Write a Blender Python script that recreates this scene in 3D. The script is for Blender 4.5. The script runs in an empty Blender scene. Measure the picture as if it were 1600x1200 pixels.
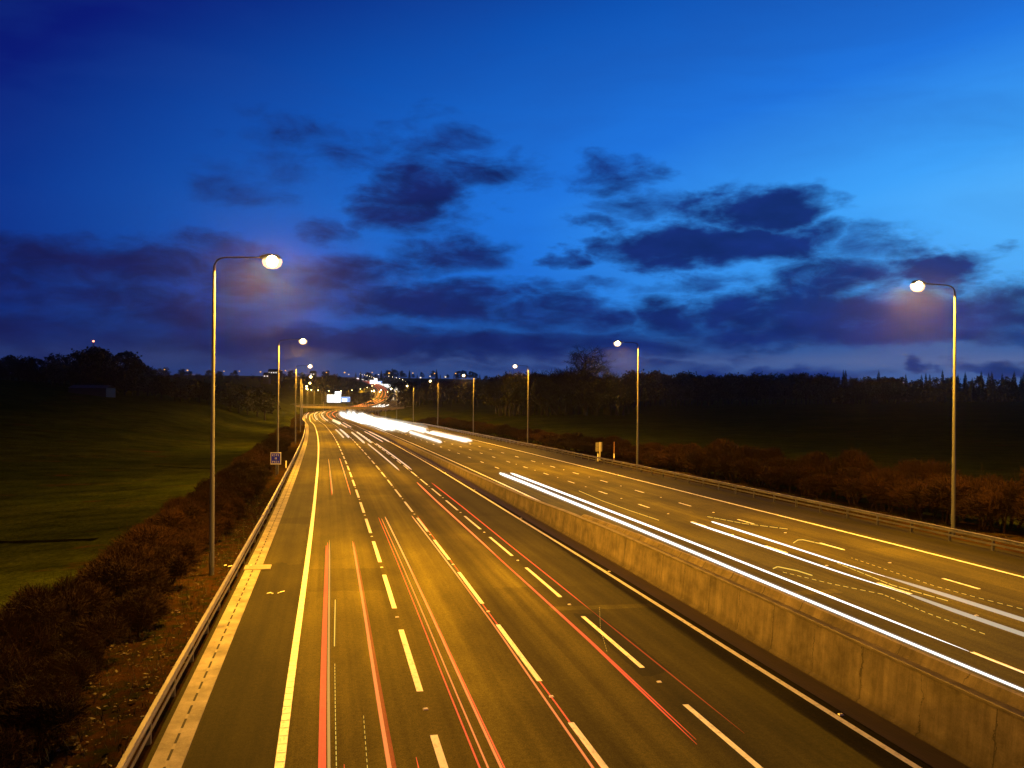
import bpy, math, random
import numpy as np
from mathutils import Matrix, Vector
random.seed(7); rng = np.random.default_rng(7)
SC = bpy.context.scene
COL = SC.collection
ZB = 9.5                      # camera height; road surface is then close to z = 0
F = 1294.0; PITCH = 0.0005; ROLL = 0.0084

# ------------------------------------------------------------------ camera
cam_d = bpy.data.cameras.new('camera'); cam = bpy.data.objects.new('camera', cam_d); COL.objects.link(cam)
cam_d.sensor_width = 36.0; cam_d.lens = F / 1600 * 36.0; cam_d.clip_start = 0.1; cam_d.clip_end = 30000
cam.matrix_world = Matrix.Translation((0, 0, ZB)) @ Matrix.Rotation(math.pi / 2 + PITCH, 4, 'X') @ Matrix.Rotation(ROLL, 4, 'Z')
SC.camera = cam
SC.render.resolution_x = 1024; SC.render.resolution_y = 768
SC.render.engine = 'CYCLES'
SC.view_settings.view_transform = 'Standard'; SC.view_settings.look = 'None'
SC.view_settings.exposure = 0; SC.view_settings.gamma = 1
SC.cycles.use_denoising = True
SC.cycles.max_bounces = 5; SC.cycles.diffuse_bounces = 2; SC.cycles.glossy_bounces = 2
SC.cycles.transparent_max_bounces = 64
SC.cycles.sample_clamp_indirect = 4.0

def ray(u, v):
    cr, sr = math.cos(ROLL), math.sin(ROLL)
    du, dv = u - 800, v - 600
    a = cr * du + sr * dv; b = -sr * du + cr * dv
    X = a / F; up = -b / F
    cp, sp = math.cos(PITCH), math.sin(PITCH)
    return X, cp - up * sp, sp + up * cp
def spot(u, v, depth):        # place surveyed at a bearing and a distance
    r = ray(u, v); k = depth / r[1]
    return Vector((r[0] * k, depth, r[2] * k + ZB))

# ------------------------------------------------------------------ helpers
def tag(o, label=None, cat=None, group=None, kind=None):
    if label: o['label'] = label
    if cat: o['category'] = cat
    if group: o['group'] = group
    if kind: o['kind'] = kind
    return o
def empty(name, loc, rz=0.0):
    o = bpy.data.objects.new(name, None); COL.objects.link(o)
    o.location = loc; o.rotation_euler = (0, 0, rz); o.empty_display_size = 0.3
    return o
def copy_tree(o, parent=None):
    c = o.copy(); COL.objects.link(c)
    if parent: c.parent = parent
    for ch in list(o.children): copy_tree(ch, c)
    return c
class MB:
    def __init__(s): s.v = []; s.f = []; s.uv = []; s.mi = []
    def quad(s, a, b, c, d, uv=None, mi=0):
        n = len(s.v); s.v += [tuple(a), tuple(b), tuple(c), tuple(d)]; s.f.append((n, n + 1, n + 2, n + 3))
        s.uv += list(uv) if uv else [(0, 0), (1, 0), (1, 1), (0, 1)]; s.mi.append(mi)
    def tri(s, a, b, c):
        n = len(s.v); s.v += [tuple(a), tuple(b), tuple(c)]; s.f.append((n, n + 1, n + 2)); s.uv += [(0, 0), (1, 0), (0, 1)]; s.mi.append(0)
    def box(s, lo, hi, bev=0.0):
        x0, y0, z0 = lo; x1, y1, z1 = hi
        P = [(x0, y0, z0), (x1, y0, z0), (x1, y1, z0), (x0, y1, z0), (x0, y0, z1), (x1, y0, z1), (x1, y1, z1), (x0, y1, z1)]
        s.hexa(P)
    def hexa(s, P):
        n = len(s.v); s.v += [tuple(p) for p in P]
        for q in ((3, 2, 1, 0), (4, 5, 6, 7), (0, 1, 5, 4), (1, 2, 6, 5), (2, 3, 7, 6), (3, 0, 4, 7)):
            s.f.append(tuple(n + i for i in q)); s.mi.append(0)
            s.uv += [(P[i][0] + P[i][1], P[i][2]) for i in q]
    def tube(s, pts, rad, n=8, mi=0, caps=True):
        pts = [Vector(p) for p in pts]; m = len(pts)
        if not hasattr(rad, '__len__'): rad = [rad] * m
        base = len(s.v); ref = Vector((0, 0, 1))
        for i, p in enumerate(pts):
            t = (pts[min(i + 1, m - 1)] - pts[max(i - 1, 0)]).normalized()
            r = ref if abs(t.dot(ref)) < 0.95 else Vector((0, 1, 0)) if abs(t.y) < .9 else Vector((1, 0, 0))
            a = t.cross(r).normalized(); b = a.cross(t).normalized()
            for k in range(n):
                q = p + (a * math.cos(2 * math.pi * k / n) + b * math.sin(2 * math.pi * k / n)) * rad[i]
                s.v.append(tuple(q))
        for i in range(m - 1):
            for k in range(n):
                k2 = (k + 1) % n
                s.f.append((base + i * n + k, base + i * n + k2, base + (i + 1) * n + k2, base + (i + 1) * n + k)); s.mi.append(mi)
                s.uv += [(k / n, i), ((k + 1) / n, i), ((k + 1) / n, i + 1), (k / n, i + 1)]
        if caps:
            s.f.append(tuple(base + k for k in range(n))[::-1]); s.mi.append(mi); s.uv += [(0, 0)] * n
            s.f.append(tuple(base + (m - 1) * n + k for k in range(n))); s.mi.append(mi); s.uv += [(0, 0)] * n
    def lathe(s, c, prof, n=16):
        base = len(s.v)
        for r, z in prof:
            for k in range(n):
                a = 2 * math.pi * k / n; s.v.append((c[0] + r * math.cos(a), c[1] + r * math.sin(a), c[2] + z))
        for i in range(len(prof) - 1):
            for k in range(n):
                k2 = (k + 1) % n
                s.f.append((base + i * n + k, base + i * n + k2, base + (i + 1) * n + k2, base + (i + 1) * n + k)); s.mi.append(0); s.uv += [(0, 0)] * 4
    def build(s, name, mats, parent=None, smooth=False):
        me = bpy.data.meshes.new(name)
        me.from_pydata(s.v, [], s.f)
        if not isinstance(mats, (list, tuple)): mats = [mats]
        for m in mats: me.materials.append(m)
        if len(mats) > 1: me.polygons.foreach_set('material_index', s.mi)
        uvl = me.uv_layers.new(name='UVMap'); uvl.data.foreach_set('uv', np.array(s.uv, dtype=np.float32).ravel())
        if smooth: me.polygons.foreach_set('use_smooth', [True] * len(me.polygons))
        me.update()
        o = bpy.data.objects.new(name, me); COL.objects.link(o)
        if parent: o.parent = parent
        return o

# ------------------------------------------------------------------ materials
class NT:
    def __init__(s, tree): s.t = tree
    def n(s, typ, **kw):
        nd = s.t.nodes.new(typ)
        for k, v in kw.items():
            if k.startswith('i_'): nd.inputs[k[2:]].default_value = v
            else: setattr(nd, k, v)
        return nd
    def l(s, a, b): s.t.links.new(a, b)
    def math(s, op, a, b=None, c=None, clamp=False):
        nd = s.t.nodes.new('ShaderNodeMath'); nd.operation = op; nd.use_clamp = clamp
        for i, v in enumerate((a, b, c)):
            if v is None: continue
            if isinstance(v, (int, float)): nd.inputs[i].default_value = v
            else: s.l(v, nd.inputs[i])
        return nd.outputs[0]
    def ramp(s, fac, stops, interp='LINEAR'):
        nd = s.t.nodes.new('ShaderNodeValToRGB'); cr = nd.color_ramp; cr.interpolation = interp
        while len(cr.elements) < len(stops): cr.elements.new(0.5)
        for e, (p, c) in zip(cr.elements, stops):
            e.position = p; e.color = (c[0], c[1], c[2], 1) if hasattr(c, '__len__') else (c, c, c, 1)
        s.l(fac, nd.inputs[0]); return nd.outputs[0]
    def noise(s, vec, scale, detail=4, rough=.55, dist=0):
        nd = s.t.nodes.new('ShaderNodeTexNoise'); nd.inputs['Scale'].default_value = scale; nd.inputs['Detail'].default_value = detail
        nd.inputs['Roughness'].default_value = rough; nd.inputs['Distortion'].default_value = dist
        if vec is not None: s.l(vec, nd.inputs['Vector'])
        return nd.outputs[0]
    def mapping(s, vec, scale=(1, 1, 1), loc=(0, 0, 0)):
        nd = s.t.nodes.new('ShaderNodeMapping'); nd.inputs['Scale'].default_value = scale; nd.inputs['Location'].default_value = loc
        s.l(vec, nd.inputs['Vector']); return nd.outputs[0]
    def mix(s, fac, a, b, mode='MIX'):
        nd = s.t.nodes.new('ShaderNodeMix'); nd.data_type = 'RGBA'; nd.blend_type = mode
        for sock, v in ((nd.inputs[0], fac), (nd.inputs[6], a), (nd.inputs[7], b)):
            if isinstance(v, (int, float)): sock.default_value = v
            elif isinstance(v, tuple): sock.default_value = (v[0], v[1], v[2], 1)
            else: s.l(v, sock)
        return nd.outputs[2]
def new_mat(name):
    m = bpy.data.materials.new(name); m.use_nodes = True
    nt = NT(m.node_tree); b = m.node_tree.nodes['Principled BSDF']
    return m, nt, b
def surf(name, c0, c1, scale=3.0, rough=.7, metal=0.0, bump=0.0, detail=5, coord='Object', stretch=(1, 1, 1), lo=.3, hi=.7, c2=None, scale2=20, spec=.5):
    m, nt, b = new_mat(name)
    tc = nt.n('ShaderNodeTexCoord').outputs[coord]; v = nt.mapping(tc, stretch)
    f = nt.noise(v, scale, detail)
    c = nt.ramp(f, [(lo, c0), (hi, c1)])
    if c2:
        g = nt.ramp(nt.noise(v, scale2, 3), [(.45, 0), (.7, 1)]); c = nt.mix(g, c, c2)
    nt.l(c, b.inputs['Base Color']); b.inputs['Roughness'].default_value = rough; b.inputs['Metallic'].default_value = metal
    b.inputs['Specular IOR Level'].default_value = spec
    if bump:
        bp = nt.n('ShaderNodeBump'); bp.inputs['Strength'].default_value = bump; bp.inputs['Distance'].default_value = .05
        nt.l(nt.noise(v, scale * 6, 4), bp.inputs['Height']); nt.l(bp.outputs[0], b.inputs['Normal'])
    return m
def glow(name, col, strength, sample=False, alpha=1.0):
    m = bpy.data.materials.new(name); m.use_nodes = True; t = m.node_tree; t.nodes.clear(); nt = NT(t)
    o = nt.n('ShaderNodeOutputMaterial'); e = nt.n('ShaderNodeEmission'); e.inputs[0].default_value = (*col, 1); e.inputs[1].default_value = strength
    if alpha < 1:
        tr = nt.n('ShaderNodeBsdfTransparent'); mx = nt.n('ShaderNodeMixShader'); mx.inputs[0].default_value = alpha
        nt.l(tr.outputs[0], mx.inputs[1]); nt.l(e.outputs[0], mx.inputs[2]); nt.l(mx.outputs[0], o.inputs[0])
    else: nt.l(e.outputs[0], o.inputs[0])
    m.cycles.emission_sampling = 'AUTO' if sample else 'NONE'
    return m

def streak(name, col, strength, sample=False):
    """pure light in the air: adds to what lies behind it and blocks nothing"""
    m = bpy.data.materials.new(name); m.use_nodes = True; t = m.node_tree; t.nodes.clear(); nt = NT(t)
    o = nt.n('ShaderNodeOutputMaterial'); e = nt.n('ShaderNodeEmission'); e.inputs[0].default_value = (*col, 1); e.inputs[1].default_value = strength / 2
    tr = nt.n('ShaderNodeBsdfTransparent'); ad = nt.n('ShaderNodeAddShader'); nt.l(e.outputs[0], ad.inputs[0]); nt.l(tr.outputs[0], ad.inputs[1]); nt.l(ad.outputs[0], o.inputs[0])
    m.cycles.emission_sampling = 'AUTO' if sample else 'NONE'
    return m

def asphalt(name, bands, base=.085, warm=1.0, patches=()):
    """bands: (offset metres, factor) across the carriageway; UV = (offset, distance)"""
    m, nt, b = new_mat(name)
    uv = nt.n('ShaderNodeTexCoord').outputs['UV']
    sep = nt.n('ShaderNodeSeparateXYZ'); nt.l(uv, sep.inputs[0])
    wob = nt.noise(nt.mapping(uv, (.15, .03, 1)), 1.0, 2)
    off = nt.math('ADD', sep.outputs[0], nt.math('MULTIPLY', nt.math('SUBTRACT', wob, .5), .7))
    lo, hi = bands[0][0], bands[-1][0]
    fr = nt.math('DIVIDE', nt.math('SUBTRACT', off, lo), hi - lo, clamp=True)
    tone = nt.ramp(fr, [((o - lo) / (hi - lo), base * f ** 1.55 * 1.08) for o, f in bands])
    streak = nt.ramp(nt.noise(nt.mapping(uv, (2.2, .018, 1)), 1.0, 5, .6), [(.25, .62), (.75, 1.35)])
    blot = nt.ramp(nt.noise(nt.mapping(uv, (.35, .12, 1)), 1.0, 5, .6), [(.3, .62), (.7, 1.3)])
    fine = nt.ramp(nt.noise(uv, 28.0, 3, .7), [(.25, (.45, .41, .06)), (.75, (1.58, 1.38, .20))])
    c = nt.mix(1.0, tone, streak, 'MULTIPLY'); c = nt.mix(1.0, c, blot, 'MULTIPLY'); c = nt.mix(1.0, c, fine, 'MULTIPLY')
    grain = nt.ramp(nt.noise(uv, 7.0, 4, .75), [(.3, .72), (.7, 1.28)]); c = nt.mix(1.0, c, grain, 'MULTIPLY')
    for (o0, o1, s0, s1, k, ragged) in patches:
        n = nt.math('MULTIPLY', nt.math('SUBTRACT', nt.noise(nt.mapping(uv, (.9, .5, 1)), 1.0, 4), .5), ragged)
        oo = nt.math('ADD', sep.outputs[0], n); ss = nt.math('ADD', sep.outputs[1], nt.math('MULTIPLY', n, 3.0))
        a = nt.math('MULTIPLY', nt.math('GREATER_THAN', oo, o0), nt.math('LESS_THAN', oo, o1))
        d = nt.math('MULTIPLY', nt.math('GREATER_THAN', ss, s0), nt.math('LESS_THAN', ss, s1))
        fac = nt.math('MULTIPLY', a, d)
        c = nt.mix(fac, c, nt.mix(1.0, c, (k, k, k), 'MULTIPLY'))
    nt.l(c, b.inputs['Base Color']); b.inputs['Roughness'].default_value = .75; b.inputs['Specular IOR Level'].default_value = .03
    bp = nt.n('ShaderNodeBump'); bp.inputs['Strength'].default_value = .35; bp.inputs['Distance'].default_value = .01
    nt.l(nt.noise(uv, 60.0, 2), bp.inputs['Height']); nt.l(bp.outputs[0], b.inputs['Normal'])
    return m
def concrete(name, base=(.185, .150, .095), joints=2.45, streaks=True):
    m, nt, b = new_mat(name)
    uv = nt.n('ShaderNodeTexCoord').outputs['UV']          # (distance, height)
    a = nt.ramp(nt.noise(nt.mapping(uv, (.9, .9, 1)), 1.0, 6, .65), [(.32, .42), (.68, 1.3)])
    st = nt.ramp(nt.noise(nt.mapping(uv, (5.0, .35, 1)), 1.0, 5, .65), [(.3, .6), (.62, 1.1)])
    g = nt.ramp(nt.noise(uv, 25.0, 3), [(.3, .85), (.7, 1.12)])
    c = nt.mix(1.0, nt.mix(1.0, base, a, 'MULTIPLY'), g, 'MULTIPLY')
    if streaks: c = nt.mix(.85, c, nt.mix(1.0, c, st, 'MULTIPLY'))
    if joints:
        sep = nt.n('ShaderNodeSeparateXYZ'); nt.l(uv, sep.inputs[0])
        wig = nt.math('MULTIPLY', nt.math('SUBTRACT', nt.noise(nt.mapping(uv, (1.3, 1.6, 1)), 1.0, 5, .7), .5), .55)
        x = nt.math('DIVIDE', nt.math('ADD', sep.outputs[0], wig), joints)
        fr = nt.math('ABSOLUTE', nt.math('SUBTRACT', nt.math('FRACT', x), .5))
        wide = nt.math('MULTIPLY', nt.math('SUBTRACT', nt.noise(nt.mapping(uv, (.31, .9, 1)), 1.0, 3), .36), .034)
        crack = nt.math('MULTIPLY', nt.math('LESS_THAN', fr, wide), .8)
        c = nt.mix(crack, c, (.03, .025, .02))
        straight = nt.math('LESS_THAN', nt.math('ABSOLUTE', nt.math('SUBTRACT', nt.math('FRACT', nt.math('DIVIDE', sep.outputs[0], joints * 2)), .25)), .0035)
        c = nt.mix(nt.math('MULTIPLY', straight, .7), c, (.03, .025, .02))
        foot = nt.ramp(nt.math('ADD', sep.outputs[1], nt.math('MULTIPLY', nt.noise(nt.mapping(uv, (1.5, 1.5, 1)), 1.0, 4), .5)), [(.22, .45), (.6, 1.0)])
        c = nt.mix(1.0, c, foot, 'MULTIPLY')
    nt.l(c, b.inputs['Base Color']); b.inputs['Roughness'].default_value = .85
    bp = nt.n('ShaderNodeBump'); bp.inputs['Strength'].default_value = .3; bp.inputs['Distance'].default_value = .03
    nt.l(nt.noise(uv, 9.0, 5), bp.inputs['Height']); nt.l(bp.outputs[0], b.inputs['Normal'])
    return m
def paint(name, col=(.80, .80, .80)):
    m, nt, b = new_mat(name)
    uv = nt.n('ShaderNodeTexCoord').outputs['UV']
    w = nt.ramp(nt.noise(nt.mapping(uv, (6, 3, 1)), 1.0, 6, .7), [(.28, .45), (.5, 1.0)])
    nt.l(nt.mix(1.0, col, w, 'MULTIPLY'), b.inputs['Base Color']); b.inputs['Roughness'].default_value = .55
    return m

M = {}
M['asphalt_left'] = asphalt('worn_asphalt_near', [(-3.2, .42), (-.2, .46), (.3, .92), (1.2, .84), (2.3, 1.0), (3.4, .8), (4.2, .82), (5.0, 1.15), (6.2, 1.08), (7.2, .88), (7.9, .6), (8.6, .88), (9.5, 1.02), (10.2, .65), (11.1, .5), (11.8, .64), (12.6, .55), (13.4, .56), (14.2, .38), (15.0, .35)],  # lane wear; bands near the median also carry bridge shade in their colour
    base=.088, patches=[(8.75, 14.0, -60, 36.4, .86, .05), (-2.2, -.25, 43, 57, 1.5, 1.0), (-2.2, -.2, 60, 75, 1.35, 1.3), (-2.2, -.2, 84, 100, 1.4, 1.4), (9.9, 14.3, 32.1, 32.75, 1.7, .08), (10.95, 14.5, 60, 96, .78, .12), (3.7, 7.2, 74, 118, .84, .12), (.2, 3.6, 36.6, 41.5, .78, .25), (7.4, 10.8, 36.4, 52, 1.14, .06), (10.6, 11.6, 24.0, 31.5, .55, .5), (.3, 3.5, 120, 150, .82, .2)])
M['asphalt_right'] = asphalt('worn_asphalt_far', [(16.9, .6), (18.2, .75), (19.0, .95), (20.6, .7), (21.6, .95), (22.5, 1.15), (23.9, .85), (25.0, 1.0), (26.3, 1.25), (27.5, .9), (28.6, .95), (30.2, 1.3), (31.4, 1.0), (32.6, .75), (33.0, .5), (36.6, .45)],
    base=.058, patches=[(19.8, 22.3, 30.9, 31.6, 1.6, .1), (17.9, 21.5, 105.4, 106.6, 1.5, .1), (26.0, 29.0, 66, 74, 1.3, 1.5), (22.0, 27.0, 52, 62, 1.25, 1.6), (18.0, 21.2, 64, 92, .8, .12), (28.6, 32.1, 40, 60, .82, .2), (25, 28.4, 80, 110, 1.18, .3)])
M['red_strip'] = surf('stained_hard_strip', (.016, .0085, .006), (.032, .017, .011), scale=1.2, rough=.7, coord='UV', stretch=(2, .4, 1), bump=.3)
M['paint'] = paint('road_paint')
M['stud'] = surf('stud_reflector', (.7, .68, .6), (.8, .78, .7), rough=.3)
M['concrete'] = concrete('weathered_barrier_concrete')
M['concrete_top'] = concrete('barrier_coping_concrete', (.15, .125, .082), joints=0, streaks=False)
M['channel'] = concrete('pale_channel_concrete', (.27, .245, .20), joints=0, streaks=False)
M['dark'] = surf('dark_slot', (.01, .01, .01), (.02, .018, .015), rough=.9)
M['grate'] = surf('rusty_grate', (.16, .12, .07), (.22, .16, .10), rough=.6)
M['steel'] = surf('galvanised_steel', (.075, .072, .068), (.15, .145, .135), scale=1.5, rough=.5, metal=.35, coord='Object')
M['pole'] = surf('galvanised_lamp_column', (.075, .08, .10), (.11, .115, .14), scale=2.0, rough=.45, metal=.2, stretch=(1, 1, .2))
M['hood'] = surf('lantern_housing', (.10, .10, .10), (.16, .16, .16), rough=.5)
M['bulb'] = glow('sodium_bulb', (1.0, .78, .38), 16.0)
M['bowl'] = streak('amber_glass_bowl', (1.0, .62, .20), 1.5)
M['bulb_far'] = glow('far_sodium_bulb', (1.0, .50, .08), 1.5)
M['verge'] = surf('verge_soil_and_litter', (.013, .0068, .003), (.036, .018, .0065), scale=.9, rough=.9, bump=.8, c2=(.009, .012, .003), scale2=2.2, spec=0)
M['twig'] = surf('bare_brown_twigs', (.0055, .0024, .0008), (.027, .0105, .003), scale=.5, rough=.9, spec=.1)
M['bark'] = surf('dark_bark', (.0028, .0022, .0017), (.006, .0045, .0036), scale=4, rough=.9)
M['leaf_dark'] = surf('dark_evergreen', (.0015, .0024, .0013), (.0042, .0055, .0027), scale=.6, rough=.8)
M['litter'] = surf('dead_leaves', (.014, .007, .003), (.045, .025, .010), scale=9, rough=.8)
M['grass'] = surf('verge_grass', (.014, .02, .005), (.032, .035, .01), scale=6, rough=.8)
M['plastic_white'] = surf('white_post', (.7, .7, .68), (.8, .8, .78), rough=.4)
M['sign_back'] = surf('grey_sign_back', (.17, .16, .13), (.22, .20, .17), scale=4, rough=.5)
M['sign_blue'] = surf('blue_sign_face', (.004, .012, .85), (.006, .016, .95), scale=4, rough=.35)
M['sign_white'] = surf('white_sign_legend', (.75, .75, .75), (.8, .8, .8), rough=.35)
M['brick'] = surf('dim_wall', (.02, .018, .016), (.035, .03, .026), scale=2, rough=.9)
M['roof'] = surf('dim_roof_tiles', (.01, .008, .008), (.018, .013, .011), scale=2, rough=.9)
M['mud'] = surf('ditch_mud', (.003, .0035, .001), (.007, .007, .002), scale=2, rough=1, spec=0)
def field_mat():
    m, nt, b = new_mat('pasture_grass')
    tc = nt.n('ShaderNodeTexCoord').outputs['Object']
    big = nt.noise(nt.mapping(tc, (.03, .05, .03)), 1.0, 5, .6)
    mid = nt.noise(nt.mapping(tc, (.22, .35, .3)), 1.0, 5, .65)
    fine = nt.noise(nt.mapping(tc, (3, 3, 3)), 1.0, 4, .7)
    c = nt.ramp(big, [(.3, (.017, .026, .003)), (.7, (.034, .040, .006))])
    c = nt.mix(1.0, c, nt.ramp(mid, [(.3, .5), (.7, 1.45)]), 'MULTIPLY')
    c = nt.mix(1.0, c, nt.ramp(fine, [(.3, .5), (.7, 1.5)]), 'MULTIPLY')
    bare = nt.ramp(nt.noise(nt.mapping(tc, (.10, .26, .1), (3.1, 1.7, 0)), 1.0, 5, .6), [(.62, 0), (.70, 1)])
    c = nt.mix(nt.math('MULTIPLY', bare, .8), c, (.055, .024, .007))
    nt.l(c, b.inputs['Base Color']); b.inputs['Roughness'].default_value = 1; b.inputs['Specular IOR Level'].default_value = 0
    bp = nt.n('ShaderNodeBump'); bp.inputs['Strength'].default_value = .8; bp.inputs['Distance'].default_value = .15
    nt.l(fine, bp.inputs['Height']); nt.l(bp.outputs[0], b.inputs['Normal'])
    return m
M['field'] = field_mat()

# ------------------------------------------------------------------ the line of the motorway (left white edge line), surveyed
NEAR = [(-0.91, 0.0, -8.4, .52), (-5.36, 19.5, -8.72, .52), (-9.66, 39.03, -9.09, .49), (-14.0, 58.55, -9.52, .45), (-18.4, 78.06, -9.91, .4), (-22.83, 97.57, -10.31, .35), (-27.3, 117.06, -10.76, .34), (-31.81, 136.55, -11.23, .34), (-36.36, 156.02, -11.67, .32), (-40.97, 175.48, -12.09, .27), (-45.64, 194.93, -12.52, .24), (-50.36, 214.36, -12.99, .26), (-55.11, 233.79, -13.52, .36), (-59.88, 253.21, -14.06, .47), (-64.68, 272.63, -14.57, .48), (-69.54, 292.03, -15.02, .34), (-74.59, 311.38, -15.44, .09), (-79.8, 330.69, -15.85, -.17), (-85.02, 350.0, -16.26, -.3)]
FARP = [(484, 653, 420), (485, 648.5, 480), (492, 645, 540), (506, 642, 600), (525, 640, 660), (545, 637, 720), (565, 632, 800), (582, 625, 900), (589, 618, 1000), (590, 612, 1100), (586, 606, 1250), (580, 602, 1400), (565, 596, 1700), (550, 592, 2000), (535, 589, 2300)]
ctrl = [(-0.91 + 4.45 * k, -19.5 * k, -8.4 + .32 * k, .52) for k in (3, 2, 1)] + NEAR
for u, v, dpt in FARP:
    p = spot(u, v, dpt); ctrl.append((p.x, p.y, p.z - ZB, -.3))
ctrl = np.array(ctrl)
def catmull(P, n=12):
    out = []
    for i in range(len(P) - 1):
        p0 = P[max(i - 1, 0)]; p1 = P[i]; p2 = P[i + 1]; p3 = P[min(i + 2, len(P) - 1)]
        d01 = max(np.linalg.norm(p1[:2] - p0[:2]), 1e-6); d12 = np.linalg.norm(p2[:2] - p1[:2]); d23 = max(np.linalg.norm(p3[:2] - p2[:2]), 1e-6)
        m1 = (p2 - p0) / (d01 + d12) * d12 if i > 0 else (p2 - p1)
        m2 = (p3 - p1) / (d12 + d23) * d12 if i < len(P) - 2 else (p2 - p1)
        for k in range(n):
            t = k / n
            out.append((2 * t**3 - 3 * t**2 + 1) * p1 + (t**3 - 2 * t**2 + t) * m1 + (-2 * t**3 + 3 * t**2) * p2 + (t**3 - t**2) * m2)
    out.append(P[-1]); return np.array(out)
dense = catmull(ctrl)
sl = np.concatenate([[0], np.cumsum(np.hypot(*np.diff(dense[:, :2], axis=0).T))])
sl -= np.interp(0.0, dense[:, 1], sl)                 # s = 0 where the line passes the viewer
SS = np.arange(-55, sl[-1], 2.0)
PX, PY, PZ, PD = (np.interp(SS, sl, dense[:, i]) for i in range(4))
ker = np.ones(9) / 9
def smooth(a): 
    b = np.concatenate([np.full(4, a[0]), a, np.full(4, a[-1])]); return np.convolve(b, ker, 'valid')
TH = np.arctan2(np.gradient(PX), np.gradient(PY)); TH = smooth(TH)
CL, CR, OR = -.0186, .0022, 17.8
S_END = SS[-1]
def at(s, o, h=0.0):
    """point on the motorway at distance s along it and o metres right of the near white edge line"""
    x, y, z, d, t = (np.interp(s, SS, a) for a in (PX, PY, PZ, PD, TH))
    zz = z + CL * o if o < 16.6 else z + CL * 14.6 + d + CR * (o - OR)
    return Vector((x + math.cos(t) * o, y - math.sin(t) * o, zz + h + ZB))
def head(s): return float(np.interp(s, SS, TH))
def s_of_y(y): return float(np.interp(y, PY, SS))
def steps(s0, s1):
    out = [s0]
    while out[-1] < s1 - 1e-6:
        s = out[-1]; out.append(min(s1, s + (3 if s < 200 else 6 if s < 700 else 15)))
    return out
def strip(mb, o0, o1, s0, s1, h0=0.0, h1=None, mi=0, side=False):
    h1 = h0 if h1 is None else h1
    st = steps(s0, s1)
    for a, b in zip(st[:-1], st[1:]):
        if side: uv = [(a, h0), (a, h1), (b, h1), (b, h0)]
        else: uv = [(o0, a), (o1, a), (o1, b), (o0, b)]
        mb.quad(at(a, o0, h0), at(a, o1, h1), at(b, o1, h1), at(b, o0, h0), uv, mi)

# ------------------------------------------------------------------ carriageways with their markings
S0 = -50.0
mb = MB()
for o0, o1 in ((-3.0, .0), (0, 3.65), (3.65, 7.3), (7.3, 10.95), (10.95, 14.95)): strip(mb, o0, o1, S0, S_END)
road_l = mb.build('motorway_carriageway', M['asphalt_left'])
tag(road_l, 'near motorway carriageway of worn asphalt with four lanes and a hard shoulder on the left', 'road', kind='structure')
mb = MB()
for o0, o1 in ((17.0, 21.5), (21.5, 25.1), (25.1, 28.8), (28.8, 32.4), (32.4, 37.0)): strip(mb, o0, o1, S0, S_END)
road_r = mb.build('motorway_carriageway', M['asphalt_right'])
tag(road_r, 'far motorway carriageway beyond the concrete barrier, streaked by white headlights', 'road', kind='structure')
PD_ = 9.66
def line(name, o, s0, s1, w, parent, dash=None, first=0, h=.005):
    m_ = MB()
    if dash is None: strip(m_, o - w / 2, o + w / 2, s0, s1, h)
    else:
        s = first - PD_ * math.ceil((first - s0) / PD_)
        while s < s1: strip(m_, o - w / 2, o + w / 2, s, s + dash, h); s += PD_
    return m_.build(name, M['paint'], parent)
def edge_line(name, o, parent):        # the solid near edge line with its raised ribs
    m_ = MB(); strip(m_, o - .11, o + .11, S0, S_END, .005)
    s = 12.0
    while s < 45:
        a = at(s, o - .10, .006); t = head(s)
        P = [at(s, o - .10, .004), at(s, o + .10, .004), at(s + .07, o + .10, .004), at(s + .07, o - .10, .004), at(s, o - .10, .014), at(s, o + .10, .014), at(s + .07, o + .10, .014), at(s + .07, o - .10, .014)]
        m_.hexa(P); s += .5
    return m_.build(name, M['paint'], parent)
edge_line('solid_edge_line', 0, road_l)
line('median_edge_line', 14.6, S0, S_END, .2, road_l)
line('lane_line', 3.66, S0, 900, .19, road_l, 6.5, 23.61)
line('lane_line', 7.30, S0, 900, .17, road_l, 6.4, 23.94)
line('lane_line', 10.87, S0, 900, .17, road_l, 6.4, 24.68)
line('median_edge_line', 17.8, S0, S_END, .2, road_r)
line('lane_line', 21.35, S0, 900, .17, road_r, 2.2, 30.1)
line('lane_line', 24.93, S0, 900, .17, road_r, 2.2, 30.1)
line('lane_line', 28.45, S0, 900, .17, road_r, 2.2, 30.3)
line('solid_edge_line', 32.3, S0, S_END, .2, road_r)
mb = MB(); strip(mb, 14.98, 15.85, S0, 900, .004); hs = mb.build('drain_strip', M['red_strip'], road_l)
stud_me = None
for o, ph in ((3.66, 22.2), (7.3, 22.6), (10.87, 23.3), (14.82, 20.0), (28.45, 26.5), (24.93, 26.5)):
    par = road_l if o < 16 else road_r
    for k in range(9):
        s = ph + PD_ * k * (2 if o in (14.82,) else 1)
        if stud_me is None:
            m_ = MB(); m_.hexa([(-.07, -.06, 0), (.07, -.06, 0), (.07, .06, 0), (-.07, .06, 0), (-.05, -.035, .03), (.05, -.035, .03), (.05, .035, .03), (-.05, .035, .03)])
            so = m_.build('road_stud', M['stud'], par); stud_me = so.data
        else:
            so = bpy.data.objects.new('road_stud', stud_me); COL.objects.link(so); so.parent = par
        so.location = at(s, o, .005); so.rotation_euler = (0, 0, -head(s))

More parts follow.
